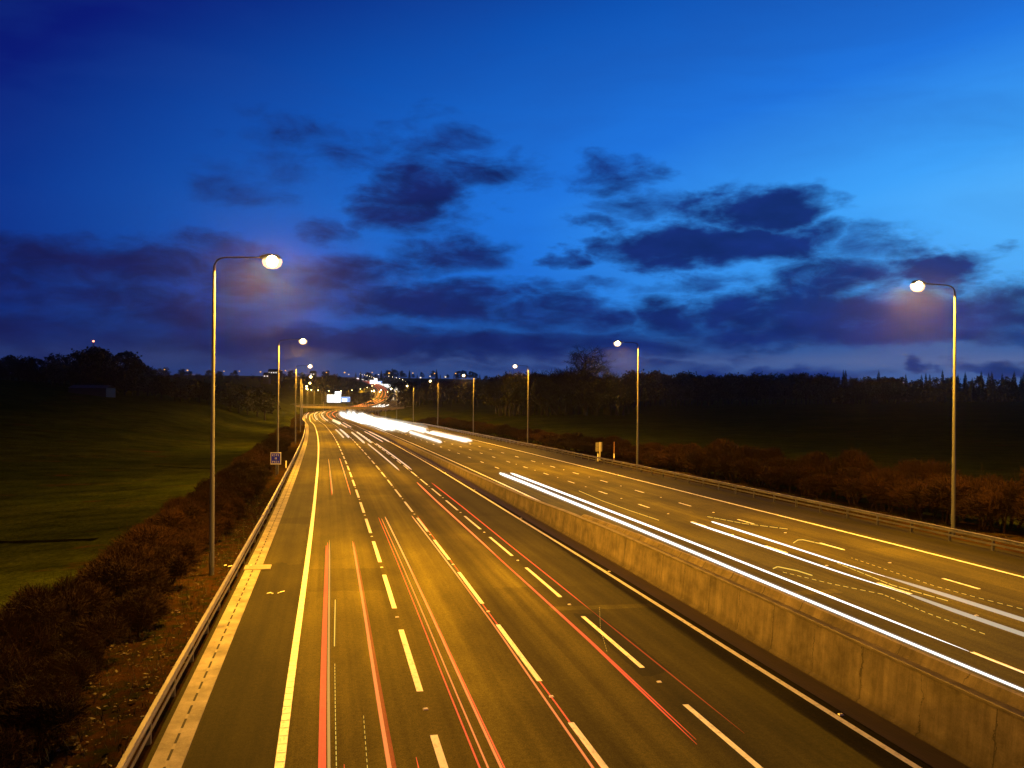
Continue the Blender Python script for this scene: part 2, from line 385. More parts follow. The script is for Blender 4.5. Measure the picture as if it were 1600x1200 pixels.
# ------------------------------------------------------------------ drainage channel
ch = MB()
strip(ch, -2.86, -2.56, S0, 500, .02); strip(ch, -2.44, -2.14, S0, 500, .02)
strip(ch, -2.56, -2.44, S0, 500, .02)
for (o, a, b) in ((-2.14, .02, -.05), (-2.86, -.05, .02)): strip(ch, o, o, S0, 500, a, b, side=True)
channel = ch.build('drainage_channel', M['channel'])
tag(channel, 'pale concrete drainage channel with a dashed dark slot beside the left crash barrier', 'drain')
m_, nt_, b_ = new_mat('dashed_slot')
sp_ = nt_.n('ShaderNodeSeparateXYZ'); nt_.l(nt_.n('ShaderNodeTexCoord').outputs['UV'], sp_.inputs[0])
nt_.l(nt_.mix(nt_.math('LESS_THAN', nt_.math('FRACT', nt_.math('DIVIDE', sp_.outputs[1], .95)), .66), (.27, .245, .20), (.008, .007, .006)), b_.inputs['Base Color']); b_.inputs['Roughness'].default_value = .9
sl_ = MB(); strip(sl_, -2.53, -2.47, 4, 420, .024); sl_.build('slot', m_, channel)
t = head(42.1)
def local_box(mb_, s, o, ds, do, h0, h1):
    P = [at(s - ds, o - do), at(s - ds, o + do), at(s + ds, o + do), at(s + ds, o - do)]
    mb_.hexa([p + Vector((0, 0, h0)) for p in P] + [p + Vector((0, 0, h1)) for p in P])
cv = MB(); local_box(cv, 42.1, -2.32, .55, .62, -.02, .05); cover = cv.build('inspection_cover', M['channel'], channel)
cv = MB(); local_box(cv, 42.0, -2.30, .25, .42, .04, .056); cv.build('grate', M['grate'], cover)

# ------------------------------------------------------------------ central concrete barrier
WT = [(-60, 1.62), (26, 1.66), (41.6, 1.56), (51.9, 1.38), (62, 1.09), (91, .74), (130, .62), (900, .6)]
def wall_h(s): return float(np.interp(s, [a for a, _ in WT], [b for _, b in WT]))
bar = empty('concrete_barrier', at(30, 16.3))
tag(bar, 'stained cracked concrete barrier stepping down between the two carriageways', 'barrier')
bar_inv = Matrix.Translation(-bar.location)
def bbuild(mb_, name, m):
    mb_.v = [tuple(Vector(p) - bar.location) for p in mb_.v]; return mb_.build(name, m, bar)
low = MB(); st = steps(S0, 600)
for a, b in zip(st[:-1], st[1:]):
    ha, hb = wall_h(a), wall_h(b)
    prof = lambda s, h: [at(s, 15.86, -.1), at(s, 15.88, .05), at(s, 15.98, .10), at(s, 16.10, h - .06), at(s, 16.10, h)]
    pa, pb = prof(a, ha), prof(b, hb); hh = [(-.1, -.1), (.05, .05), (.1, .1), (ha - .06, hb - .06), (ha, hb)]
    for i in range(4):
        low.quad(pa[i], pb[i], pb[i + 1], pa[i + 1], [(a, hh[i][0]), (b, hh[i][1]), (b, hh[i + 1][1]), (a, hh[i + 1][0])])
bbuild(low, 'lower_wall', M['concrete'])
top = MB()
for a, b in zip(st[:-1], st[1:]):          # coping and the fall to the far carriageway
    def tp(s):
        h = wall_h(s); p = at(s, 16.06, h); q = at(s, 16.42, h + .01); r_ = at(s, 17.02, .0)
        r_.z = max(r_.z - .03, min(q.z - .02, r_.z + .35)) if s < 66 else r_.z - .01
        return p, q, r_
    A, B = tp(a), tp(b)
    top.quad(A[0], A[1], B[1], B[0], [(a, 0), (a, .4), (b, .4), (b, 0)])
    top.quad(A[1], A[2], B[2], B[1], [(a, .4), (a, 1), (b, 1), (b, .4)])
    lip = Vector((0, 0, -.07))
    top.quad(A[0] + lip, B[0] + lip, B[0], A[0], [(a, 0), (b, 0), (b, .1), (a, .1)])
bbuild(top, 'coping', M['concrete_top'])
up = MB(); st2 = [s for s in steps(S0, 49.0)]
for a, b in zip(st2[:-1], st2[1:]):
    def upf(s):
        h = wall_h(s); k = max(0.0, min(1.0, (50 - s) / 22)); H_ = h + .12 + .15 * k
        return [at(s, 16.34, h - .02), at(s, 16.40, h + .06), at(s, 16.50, H_), at(s, 16.58, H_ + .0)], [(0, h), (0, h + .06), (0, H_), (0, H_ + .2)], at(s, 16.59, H_), 
    (A, ua, _), (B, ub, _) = upf(a), upf(b)
    for i in range(3): up.quad(A[i], B[i], B[i + 1], A[i + 1], [(a + 1.1, ua[i][1]), (b + 1.1, ub[i][1]), (b + 1.1, ub[i + 1][1]), (a + 1.1, ua[i + 1][1])])
    a4 = at(a, 16.66, 0); b4 = at(b, 16.66, 0); a3, b3 = A[3].copy(), B[3].copy()
    a5 = a4.copy(); a5.z = a3.z; b5 = b4.copy(); b5.z = b3.z
    up.quad(a3, b3, b5, a5, [(a, 0), (b, 0), (b, .35), (a, .35)])
    up.quad(a5, b5, b4, a4, [(a, 1), (b, 1), (b, 0), (a, 0)])
e, ue, _ = upf(49.0); e4 = at(49, 16.66, 0); e5 = e4.copy(); e5.z = e[3].z
up.quad(e[1], e[2], e5, e4, None)
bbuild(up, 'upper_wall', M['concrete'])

# ------------------------------------------------------------------ crash barriers
def crash_barrier(o, sign, label, s0, s1, post_from, post_n, hgt):
    root = empty('crash_barrier', at(40, o)); tag(root, label, 'crash barrier')
    L = root.location
    r = MB(); st = steps(s0, s1)
    # open box beam: cross-section (outward, up)
    prof = [(-.06, hgt - .20), (-.06, hgt - .012), (-.05, hgt), (.05, hgt), (.06, hgt - .012), (.06, hgt - .06), (.04, hgt - .10), (.06, hgt - .14), (.06, hgt - .20), (-.06, hgt - .20)]
    for a, b in zip(st[:-1], st[1:]):
        pa = [at(a, o + sign * x, z) - L for x, z in prof]; pb = [at(b, o + sign * x, z) - L for x, z in prof]
        for i in range(len(prof) - 1): r.quad(pa[i], pb[i], pb[i + 1], pa[i + 1])
    r.build('rail_beam', M['steel'], root)
    r2 = MB()
    for a, b in zip(st[:-1], st[1:]):
        pr = [(.03, hgt - .44), (.03, hgt - .36), (.06, hgt - .34), (.06, hgt - .46), (.03, hgt - .44)]
        pa = [at(a, o + sign * x, z) - L for x, z in pr]; pb = [at(b, o + sign * x, z) - L for x, z in pr]
        for i in range(4): r2.quad(pa[i], pb[i], pb[i + 1], pa[i + 1])
    r2.build('lower_rail', M['steel'], root)
    pm = MB()        # Z-section post with its bracket
    pm.hexa([(-.06, -.055, -.2), (.06, -.055, -.2), (.06, -.045, -.2), (-.06, -.045, -.2), (-.06, -.055, hgt - .05), (.06, -.055, hgt - .05), (.06, -.045, hgt - .05), (-.06, -.045, hgt - .05)])
    pm.box((-.065, -.06, -.2), (-.05, .05, hgt - .05)); pm.box((.05, -.05, -.2), (.065, .06, hgt - .05))
    pm.box((-.08, -.05, hgt - .22), (.08, .05, hgt - .205))
    po = pm.build('post', M['steel'], root)
    for k in range(post_n):
        q = po if k == 0 else po.copy()
        if k: COL.objects.link(q); q.parent = root
        s = post_from + 3.2 * k
        q.location = at(s, o - sign * .02) - L; q.rotation_euler = (0, 0, -head(s))
    rest = MB(); s = post_from + 3.2 * post_n
    while s < min(s1, 520):
        p = at(s, o) - L; rest.box((p.x - .06, p.y - .05, p.z - .2), (p.x + .06, p.y + .05, p.z + hgt - .05)); s += 3.2
    tag(rest.build('distant_posts', M['steel'], root), kind='stuff')
crash_barrier(-3.12, 1, 'long grey steel crash barrier on the left, between the drainage channel and the brown hedge', S0, 520, 11.5, 98, .72)
crash_barrier(36.2, -1, 'long grey steel crash barrier on the right, in front of the far hedge', S0, 520, 22.0, 98, .76)

# ------------------------------------------------------------------ terrain
def nearest(x, y):
    ps = SS[::3]; qx = PX[::3]; qy = PY[::3]; th = TH[::3]; pz = PZ[::3]
    S = np.empty_like(x); O = np.empty_like(x); Z = np.empty_like(x)
    for i in range(0, len(x), 4000):
        dx = x[i:i + 4000, None] - qx; dy = y[i:i + 4000, None] - qy
        # measure from the middle of the motorway (o = 16) so both sides behave alike
        cx = dx - 16 * np.cos(th); cy = dy + 16 * np.sin(th)
        j = np.argmin(cx * cx + cy * cy, 1); r = np.arange(len(j))
        t = th[j]; along = dx[r, j] * np.sin(t) + dy[r, j] * np.cos(t)
        S[i:i + 4000] = ps[j] + along; O[i:i + 4000] = dx[r, j] * np.cos(t) - dy[r, j] * np.sin(t); Z[i:i + 4000] = np.interp(ps[j] + along, SS, PZ)
    return S, O, Z
def sm(a, b, x):
    t = np.clip((x - a) / (b - a), 0, 1); return t * t * (3 - 2 * t)
def wav(x, y):
    return .5 * np.sin(x * .021 + 1.3) * np.cos(y * .017) + .35 * np.sin(x * .06 + y * .045) + .12 * np.sin(x * .19 - y * .13)
def ground_z(x, y):
    """height above the road datum (camera at 9.5) for arrays of x, y"""
    x = np.asarray(x, float); y = np.asarray(y, float)
    S, O, Z = nearest(x, y); D = np.hypot(x, y)
    dl = np.clip(-O, 0, 1e9); dr = np.clip(O - 36.5, 0, 1e9)
    ys = np.clip(S, 0, 1200)
    left = -12.2 + sm(95, 270, ys) * (1.0 + np.clip(.115 * (dl - 8), 0, 11.5)) + wav(x, y) * .35
    left = left - sm(300, 520, ys) * 3.0
    right = -9.8 - .012 * np.clip(ys - 60, 0, 260) + .016 * np.clip(dr, 0, 420) + wav(x, y) * .4
    right = right - sm(300, 600, ys) * 4
    side = sm(-8, 42, O)
    N = left * (1 - side) + right * side
    az = np.arctan2(x, np.maximum(y, 1))
    farh = 6.0 + 8 * sm(0.25, -.25, az) - 6 * sm(-.05, .4, az)
    N = N + sm(520, 2000, D) * (farh - N)
    N = N + sm(2200, 5200, D) * (6 + 12 * np.sin(x * .0011 + 1) )
    inside = np.minimum(sm(-11.0, -7.5, O), 1 - sm(41.0, 46.0, O))
    H = N * (1 - inside) + (Z - 1.0) * inside
    # shallow blend next to the corridor
    bl = (1 - sm(0, 30, np.maximum(dl - 8, 0) + np.maximum(dr - 6, 0))) * (1 - inside)
    H = H * (1 - bl) + np.where(O < 0, np.minimum(Z - .25 - .05 * np.maximum(dl - 8, 0) , Z - .25), Z - .45) * bl * .75 + H * bl * .25
    return H + ZB
def gz(x, y): return float(ground_z([x], [y])[0])
angs = np.concatenate([np.arange(-180, -46, 6.0), np.arange(-46, 46, .3), np.arange(46, 180, 6.0)]) * math.pi / 180
rads = [3.0]
while rads[-1] < 2600: rads.append(rads[-1] * (1.035 if rads[-1] < 700 else 1.06) + .1)
rads = np.array(rads)
A_, R_ = np.meshgrid(angs, rads); gx = (R_ * np.sin(A_)).ravel(); gy = (R_ * np.cos(A_)).ravel()
gzv = ground_z(gx, gy); na, nr = len(angs), len(rads)
me = bpy.data.meshes.new('ground')
verts = np.stack([gx, gy, gzv], 1)
fi = []
for i in range(nr - 1):
    for k in range(na):
        k2 = (k + 1) % na; fi.append((i * na + k, i * na + k2, (i + 1) * na + k2, (i + 1) * na + k))
verts = np.concatenate([verts, [[0, 0, gz(0.1, .1)]]]); c0 = len(verts) - 1
for k in range(na): fi.append((c0, (k + 1) % na, k))
me.from_pydata(verts.tolist(), [], fi); me.materials.append(M['field']); me.polygons.foreach_set('use_smooth', [True] * len(fi)); me.update()
ground = bpy.data.objects.new('ground', me); COL.objects.link(ground)
tag(ground, 'dark pasture fields and hills on both sides of the motorway', 'ground', kind='structure')
# verges along the road
def verge(o_in, o_out, drop):
    v = MB(); st = steps(S0, S_END); n = 8
    for a, b in zip(st[:-1], st[1:]):
        for i in range(n):
            q = []
            for s_, k in ((a, i), (a, i + 1), (b, i + 1), (b, i)):
                o = o_in + (o_out - o_in) * k / n; h = drop * (k / n) ** 1.5 + (.05 * math.sin(s_ * 1.7 + k * 2.1) + .04 * math.sin(s_ * .61 + k)) * (1 if 0 < k < n else 0)
                q.append(at(s_, o, h - .03))
            v.quad(*(q if o_out > o_in else q[::-1]))
    o = v.build('road_verge', M['verge'], smooth=True); return tag(o, kind='structure')
tag(verge(-2.87, -10.5, -.45), 'brown littered verge left of the motorway under the hedge', 'verge')
tag(verge(36.9, 45.5, -.45), 'brown littered verge right of the motorway under the hedge', 'verge')
# field ditches left
for pts, w in (([(-47, 63), (-41, 60.5), (-35, 58), (-28, 56)], .34), ([(-50, 116), (-44, 112), (-38, 108), (-31, 103)], .3)):
    d = MB()
    cs = catmull(np.array([(a, b, 0, 0) for a, b in pts], float), 8)
    zz = ground_z(cs[:, 0], cs[:, 1])
    for i in range(len(cs) - 1):
        w1 = w * (1 + .4 * math.sin(i * 1.9)); w2 = w * (1 + .4 * math.sin((i + 1) * 1.9))
        d.quad((cs[i, 0], cs[i, 1] - w1, zz[i] + .06), (cs[i + 1, 0], cs[i + 1, 1] - w2, zz[i + 1] + .06), (cs[i + 1, 0], cs[i + 1, 1] + w2, zz[i + 1] + .06), (cs[i, 0], cs[i, 1] + w1, zz[i] + .06))
    tag(d.build('field_ditch', M['mud']), 'dark ditch line crossing the left field' if w > .32 else 'fainter, more distant dark ditch line in the left field', 'ditch', kind='structure')

# ------------------------------------------------------------------ shrubs
def shrub_mesh(name, seed, n=5200, rad=1.35, hgt=2.5):
    r = random.Random(seed); mb_ = MB()
    lumps = [(r.uniform(-.5, .5) * rad, r.uniform(-.5, .5) * rad, r.uniform(.45, .75) * hgt, r.uniform(.45, .75)) for _ in range(5)]
    for _ in range(n):
        cx, cy, cz, k = r.choice(lumps)
        d = Vector((r.gauss(0, 1), r.gauss(0, 1), r.gauss(.35, .9))).normalized()
        q = r.random() ** .45
        p0 = Vector((cx, cy, cz)) + Vector((d.x * rad * .62, d.y * rad * .62, d.z * hgt * .42)) * q * k * 1.1
        if p0.z < 0: p0.z *= -.3
        dd = (d * .8 + Vector((r.gauss(0, .55), r.gauss(0, .55), r.gauss(.55, .45)))).normalized()
        L = r.uniform(.18, .5) * (1.25 - .5 * q)
        p1 = p0 + dd * L * .55; p2 = p1 + (dd + Vector((r.gauss(0, .3), r.gauss(0, .3), r.gauss(0, .2)))).normalized() * L * .45
        w = r.uniform(.004, .010); s_ = dd.orthogonal().normalized() * w
        if r.random() < .5: s_ = dd.cross(s_).normalized() * w
        mb_.quad(p0 - s_ * 1.6, p0 + s_ * 1.6, p1 + s_, p1 - s_); mb_.quad(p1 - s_, p1 + s_, p2 + s_ * .3, p2 - s_ * .3)
    for _ in range(130):          # long leading shoots
        a = r.uniform(0, 6.28); q = math.sqrt(r.random()) * rad * .8; p0 = Vector((math.cos(a) * q, math.sin(a) * q, hgt * r.uniform(.3, .7)))
        p1 = p0 + Vector((r.gauss(0, .22), r.gauss(0, .22), 1)).normalized() * r.uniform(.5, 1.1) * hgt * .5; s_ = Vector((math.cos(a + 1.6), math.sin(a + 1.6), 0)) * .007
        mb_.quad(p0 - s_, p0 + s_, p1 + s_ * .3, p1 - s_ * .3)
    for k in range(5):
        a = r.uniform(0, 6.28); p = Vector((math.cos(a) * .3, math.sin(a) * .3, 0)); q = Vector((math.cos(a) * rad * .7, math.sin(a) * rad * .7, hgt * .7))
        mb_.tube([p, (p + q) / 2 + Vector((0, 0, .2)), q], [.05, .035, .015], 5, caps=False)
    return mb_
shrub_src = []
for k in range(4):
    o = shrub_mesh('bare_shrub', 50 + k).build('bare_shrub', M['twig']); shrub_src.append(o.data); bpy.data.objects.remove(o)
def shrub(s, o, sc, zs, label, group):
    ob = bpy.data.objects.new('bare_shrub', random.choice(shrub_src)); COL.objects.link(ob)
    ob.location = at(s, o, -.25); ob.rotation_euler = (0, 0, random.uniform(0, 6.28)); ob.scale = (sc, sc, zs)
    tag(ob, label, 'shrub', group)
s = 6.0
while s < 215:
    for o in (-5.9, -7.7):
        shrub(s + random.uniform(-.6, .6), o + random.uniform(-.5, .4), random.uniform(.9, 1.15) * (.85 if o > -6 else 1.1), random.uniform(.72, .95) * (.7 if o > -6 else .95), 'bare reddish brown shrub growing in the dense hedge left of the motorway', 'shrubs of the left hedge')
    s += 1.9 if s < 110 else 3.2
s = 14.0
while s < 330:
    for o in (42.6, 45.0):
        hh = 1.45 if s < 62 else 1.3 if s < 90 else 1.0
        big = random.choice((.8, .9, 1.0, 1.0, 1.15)) * random.uniform(.92, 1.08)
        shrub(s + random.uniform(-.7, .7), o + random.uniform(-.5, .5), random.uniform(1.35, 1.9), hh * big * (.8 if o < 44 else 1.05), 'bare brown shrub standing in the hedge right of the motorway behind the crash barrier', 'shrubs of the right hedge')
    s += 2.3 if s < 100 else 4.0
# dead leaves and grass tufts on the near verges
lt = MB(); gr = MB()
for _ in range(3000):
    s = 10 + 60 * random.random() ** 1.4; o = random.uniform(-6.0, -3.3) if random.random() < .75 else random.uniform(37.2, 41.5)
    if o > 0: s += 15
    h = -.45 * ((abs(o + 2.87) / 7.6) if o < 0 else (o - 36.9) / 8.6) ** 1.5
    p = at(s, o, h + random.uniform(.0, .06)); a = random.uniform(0, 6.28); r_ = random.choice((.02, .03, .03, .05, .09)) * random.uniform(.7, 1.2)
    u = Vector((math.cos(a), math.sin(a), random.uniform(-.4, .4))) * r_; v = Vector((-math.sin(a), math.cos(a), random.uniform(-.3, .5))) * r_ * .6
    lt.quad(p - u, p + v, p + u, p - v)
for _ in range(4500):
    s = 10 + 70 * random.random() ** 1.4; o = random.uniform(-6.5, -3.4) if random.random() < .75 else random.uniform(37.2, 42)
    if o > 0: s += 15
    h = -.45 * ((abs(o + 2.87) / 7.6) if o < 0 else (o - 36.9) / 8.6) ** 1.5
    p = at(s, o, h - .06); a = random.uniform(0, 6.28); L = random.uniform(.12, .38)
    d = Vector((random.gauss(0, .3), random.gauss(0, .3), 1)).normalized() * L; w = Vector((math.cos(a), math.sin(a), 0)) * .012
    gr.quad(p - w, p + w, p + d + w * .2, p + d - w * .2)
tag(lt.build('dead_leaf_litter', M['litter']), 'dead leaves scattered on the verges beside the crash barriers', 'leaf litter', kind='stuff')
tag(gr.build('verge_grass', M['grass']), 'sparse grass blades on the verges beside the crash barriers', 'grass', kind='stuff')

# ------------------------------------------------------------------ trees
def branch_tree(seed, hgt, spread, depth, mb_, thick=.35, gnarl=.35, nchild=(2, 4), first=.28, sides=5, minr=.012):
    r = random.Random(seed)
    def grow(p, d, L, rad, lv):
        pts = [p]; dd = d.copy(); n = 3
        for i in range(n):
            dd = (dd + Vector((r.gauss(0, gnarl), r.gauss(0, gnarl), r.gauss(0, gnarl * .6) + .05))).normalized(); pts.append(pts[-1] + dd * L / n)
        rr = [rad * (1 - .5 * i / n) for i in range(n + 1)]
        mb_.tube(pts, rr, sides if lv < 2 else 3, caps=False)
        if lv >= depth: return
        k = r.randint(*nchild) + (1 if lv == 0 else 0)
        for j in range(k):
            t = r.uniform(.35, 1.0) if lv else r.uniform(.5, 1); i = min(int(t * n), n - 1); q = pts[i].lerp(pts[i + 1], t * n - i)
            a = r.uniform(0, 6.28); s_ = spread * r.uniform(.6, 1.2)
            nd = (dd + Vector((math.cos(a), math.sin(a), r.uniform(-.25, .4))) * s_).normalized()
            grow(q, nd, L * r.uniform(.6, .85), max(rad * .5 * r.uniform(.8, 1.1), minr), lv + 1)
    grow(Vector((0, 0, 0)), Vector((0, 0, 1)), hgt * first, thick, 0)
oak_o = empty('oak_tree', (0, 0, 0))
tag(oak_o, 'large bare spreading oak rising above the ridge trees beside the second right lamp', 'tree')
mb = MB(); branch_tree(5, 19, .95, 6, mb, thick=.55, gnarl=.30, nchild=(3, 4), first=.26, minr=.014); mb.build('crown', M['bark'], oak_o)
mb = MB(); mb.tube([(0, 0, -1), (0, 0, 2), (.1, 0, 4)], [.75, .6, .5], 8); mb.build('trunk', M['bark'], oak_o)
p = spot(938, 583, 330); oak_o.location = (p.x, p.y, p.z - 9.5); oak_o.scale = (3.0, 3.0, 1.85)

def leafy(seed, hgt, wid, nclump, leaf, base=.25):
    r = random.Random(seed); mb_ = MB(); cl = []
    for _ in range(nclump):
        a = r.uniform(0, 6.28); q = r.random() ** .5; t = r.random(); w = wid * (1 - abs(t - .4) ** 1.6) * .9
        cl.append(Vector((math.cos(a) * q * w, math.sin(a) * q * w, hgt * (base + (1 - base) * t * (1 - .25 * q)))))
    for c in cl:
        R = r.uniform(.5, 1.1) * wid * .28
        for _ in range(26):
            d = Vector((r.gauss(0, 1), r.gauss(0, 1), r.gauss(0, .7))) * R * .55; p = c + d
            u = Vector((r.gauss(0, 1), r.gauss(0, 1), r.gauss(0, 1))).normalized() * leaf; v = u.orthogonal().normalized() * leaf * .7
            mb_.quad(p - u, p + v, p + u, p - v)
    return mb_
def conifer(seed, hgt, wid):
    r = random.Random(seed); mb_ = MB()
    z = hgt * .12
    while z < hgt * .99:
        k = 1 - z / hgt; R = wid * (k ** .8) * r.uniform(.75, 1.1)
        for j in range(int(7 + 8 * k)):
            a = r.uniform(0, 6.28); L = R * r.uniform(.6, 1.1); d = Vector((math.cos(a), math.sin(a), -.28)); s_ = Vector((-math.sin(a), math.cos(a), .15)) * (L * .22 + .12)
            p = Vector((0, 0, z)); dn = Vector((0, 0, -(L * .35 + .35))); e_ = p + d * L
            mb_.tri(p, e_, p + d * L * .45 + dn * .9); mb_.tri(p, p + d * L * .6 + s_, e_); mb_.tri(p, e_, p + d * L * .6 - s_ + dn * .4)
        z += hgt * .028
    return mb_
def tree_proto(name, crown_mb, hgt, tr, label, group):
    root = empty(name, (0, 0, -500)); tag(root, label, 'tree', group)
    crown_mb.build('crown', M['leaf_dark'] if name != 'bare_tree' else M['bark'], root)
    t_ = MB(); t_.tube([(0, 0, -1.5), (0, 0, hgt * .3), (0.1, .1, hgt * .75)], [tr, tr * .8, tr * .25], 6); t_.build('trunk', M['bark'], root)
    return root
P_bro = [tree_proto('broadleaf_tree', leafy(70 + k, 13, 5.2, 46, .42), 13, .3, '', 'x') for k in range(3)]
P_con = [tree_proto('conifer_tree', conifer(80 + k, 15, 3.0), 15, .25, '', 'x') for k in range(2)]
P_bare = []
for k in range(3):
    mb = MB(); branch_tree(90 + k, 13, .75, 5, mb, thick=.3, gnarl=.22, nchild=(3, 4), first=.3, minr=.03); P_bare.append(tree_proto('bare_tree', mb, 4, .3, '', 'x'))
used = set()
def plant(protos, x, y, sc, label, group, z=None):
    pr = random.choice(protos)
    if pr.name not in used: used.add(pr.name); o = pr
    else: o = copy_tree(pr)
    o.location = (x, y, (gz(x, y) if z is None else z) - .3); o.rotation_euler = (0, 0, random.uniform(0, 6.28)); o.scale = (sc * random.uniform(.9, 1.2), sc * random.uniform(.9, 1.2), sc)
    tag(o, label, 'tree', group); return o
def top_row(prs, pts, depth, n, label, group, jit=30, hproto=13):
    """plant n trees along a skyline given as bearings; each is scaled to reach the skyline"""
    us = [p[0] for p in pts]; vs = [p[1] for p in pts]
    for i in range(n):
        u = us[0] + (us[-1] - us[0]) * (i + random.random()) / n; v = float(np.interp(u, us, vs)) + random.choice((-2.5, 0, 1, 3, 6)) + random.uniform(-1.5, 2)
        d = depth + random.uniform(-jit, jit); p = spot(u, v, d); g = gz(p.x, p.y)
        H_ = p.z - g
        if H_ < 3: H_ = 3; 
        if H_ > 26: g = p.z - 26; H_ = 26
        plant(prs, p.x, p.y, H_ / hproto, label, group, g)
# left wood
top_row(P_bro + P_bare, [(-60, 556), (0, 553), (60, 548), (110, 546), (150, 538), (200, 548), (225, 566), (250, 576)], 330, 46, 'dark tree in the wood on the skyline left of the nearest lamp', 'trees of the left wood', 35)
top_row(P_bro, [(-60, 575), (0, 574), (150, 572), (250, 585), (330, 592), (420, 602)], 300, 34, 'dark rounded tree at the edge of the wood above the left field', 'trees at the left wood edge', 14)
# middle distance
top_row(P_bro + P_bare, [(230, 576), (330, 577), (420, 581), (520, 581), (560, 583)], 900, 40, 'distant dark tree on the low skyline between the left lamps', 'trees on the far left skyline', 120)
top_row(P_bro, [(400, 598), (470, 600), (520, 606), (575, 608)], 780, 26, 'dark tree on the hillside behind the lit direction sign', 'trees behind the lit sign', 60)
top_row(P_bro + P_con, [(555, 580), (620, 578), (700, 580), (760, 580)], 1700, 30, 'tiny dark tree on the hilltop above the climbing motorway', 'hilltop trees', 200)
top_row(P_bro + P_bare, [(620, 592), (700, 594), (760, 590), (800, 584)], 640, 34, 'dark tree on the slope behind the far right lamps', 'trees behind the far right lamps', 60)
# right of the road: clump with the oak
top_row(P_bare, [(775, 572), (800, 564), (835, 562), (870, 560), (900, 550), (925, 553), (950, 556), (978, 568)], 320, 32, 'bare dark tree in the clump around the tall oak', 'bare trees around the oak', 12, 11.8)
top_row(P_bro, [(770, 584), (830, 578), (900, 580), (985, 584)], 335, 22, 'dark thicket tree below the bare crowns around the oak', 'thicket below the oak', 12)
top_row(P_bro, [(980, 580), (1040, 578), (1120, 581), (1200, 583), (1290, 583)], 520, 44, 'dark tree in the even row on the right skyline', 'trees of the right skyline', 40)
top_row(P_con + P_bro, [(1285, 580), (1310, 577), (1340, 580), (1370, 575), (1400, 582)], 500, 20, 'pointed conifer in the group left of the nearest right lamp', 'conifers on the right skyline', 25, 15)
top_row(P_bro + P_con, [(1395, 588), (1440, 588), (1480, 584), (1510, 588), (1550, 584), (1640, 588)], 520, 34, 'dark tree on the skyline around the nearest right lamp', 'trees behind the nearest right lamp', 40)
for pr in P_bro + P_con + P_bare:
    if pr.name not in used:
        for c in list(pr.children): bpy.data.objects.remove(c)
        bpy.data.objects.remove(pr)

# ------------------------------------------------------------------ street lamps
SODIUM = (1.0, .44, .022)
LAMP_W = 50000.0
def lamp_proto():
    root = empty('street_lamp', (0, 0, 0))
    p_ = MB()
    p_.tube([(0, 0, -.3), (0, 0, 4.6)], [.118, .108], 14, caps=False); p_.tube([(0, 0, 4.58), (0, 0, 14.3)], [.094, .066], 12, caps=False)
    pole = p_.build('pole', M['pole'], root, True)
    d_ = MB(); d_.box((-.06, -.135, .5), (.06, -.118, 1.1)); d_.build('access_door', M['pole'], pole)
    a_ = MB(); a_.tube([(0, 0, 14.25), (.02, 0, 14.55), (.12, 0, 14.78), (.3, 0, 14.9), (.55, 0, 14.95), (1.3, 0, 14.98), (2.15, 0, 15.0)], [.066, .058, .05, .045, .04, .038, .036], 10)
    a_.build('arm', M['pole'], root, True)
    l_ = MB(); l_.tube([(2.05, 0, 15.0), (2.15, 0, 15.02), (2.45, 0, 15.06), (2.85, 0, 15.05), (3.0, 0, 15.02)], [.06, .10, .15, .13, .05], 10)
    lan = l_.build('lantern', M['hood'], root, True)
    b_ = MB(); prof = [(.02, -.20), (.12, -.185), (.20, -.12), (.235, -.02), (.22, .05), (.14, .09)]
    b_.lathe((0, 0, 0), prof, 16); b_.v = [(2.62 + x * 2.0, y * 1.35, 14.86 + z * 1.9) for x, y, z in b_.v]
    b_.build('lit_bowl', M['bowl'], lan, True)
    b_ = MB(); b_.tube([(2.36, 0, 14.86), (2.44, 0, 14.86), (2.62, 0, 14.86), (2.80, 0, 14.86), (2.88, 0, 14.86)], [.08, .24, .30, .24, .08], 14); b_.build('bulb', M['bulb'], lan, True)
    return root
lampP = lamp_proto(); first_lamp = True
ORD = ['nearest and tallest looking', 'second', 'third', 'fourth', 'fifth', 'sixth', 'seventh', 'eighth', 'ninth', 'tenth']
lamp_data = bpy.data.lights.new('sodium_light', 'SPOT'); lamp_data.spot_size = math.radians(175); lamp_data.spot_blend = .12; lamp_data.show_cone = False; lamp_data.energy = LAMP_W; lamp_data.color = SODIUM; lamp_data.shadow_soft_size = .22
def add_lamp(loc, rz, label, group, lit=True, bulb=True):
    global first_lamp
    if first_lamp: o = lampP; first_lamp = False
    else: o = copy_tree_nolight(lampP)
    o.location = loc; o.rotation_euler = (0, 0, rz); tag(o, label, 'street lamp', group)
    if not bulb:
        for ch_ in [c for c in o.children_recursive if c.name.startswith(('bulb', 'lit_bowl'))]: bpy.data.objects.remove(ch_)
    if lit:
        L = bpy.data.objects.new('lamp_light', lamp_data); COL.objects.link(L); L.parent = o; L.location = (2.62, 0, 14.46)
    return o
def copy_tree_nolight(o, parent=None):
    c = o.copy(); COL.objects.link(c)
    if parent: c.parent = parent
    for chd in list(o.children):
        if chd.type != 'LIGHT': copy_tree_nolight(chd, c)
    return c
LS = [40.8, 95.5, 163, 231, 299, 367, 430, 490, 545]
RS = [43.0, 92.6, 153.5, 209, 269, 328.5, 385, 440, 495, 545]
GL = 'lamps along the left verge'; GR_ = 'lamps along the right verge'
for s, w in ((-19.0, 0),): 
    add_lamp(at(s, -4.35, -.05), -head(s), 'street lamp left of the road at the viewpoint, out of the picture', GL)
add_lamp(at(-17.0, 39.8, -.05), math.pi - head(-17.0), 'street lamp right of the road at the viewpoint, out of the picture', GR_)
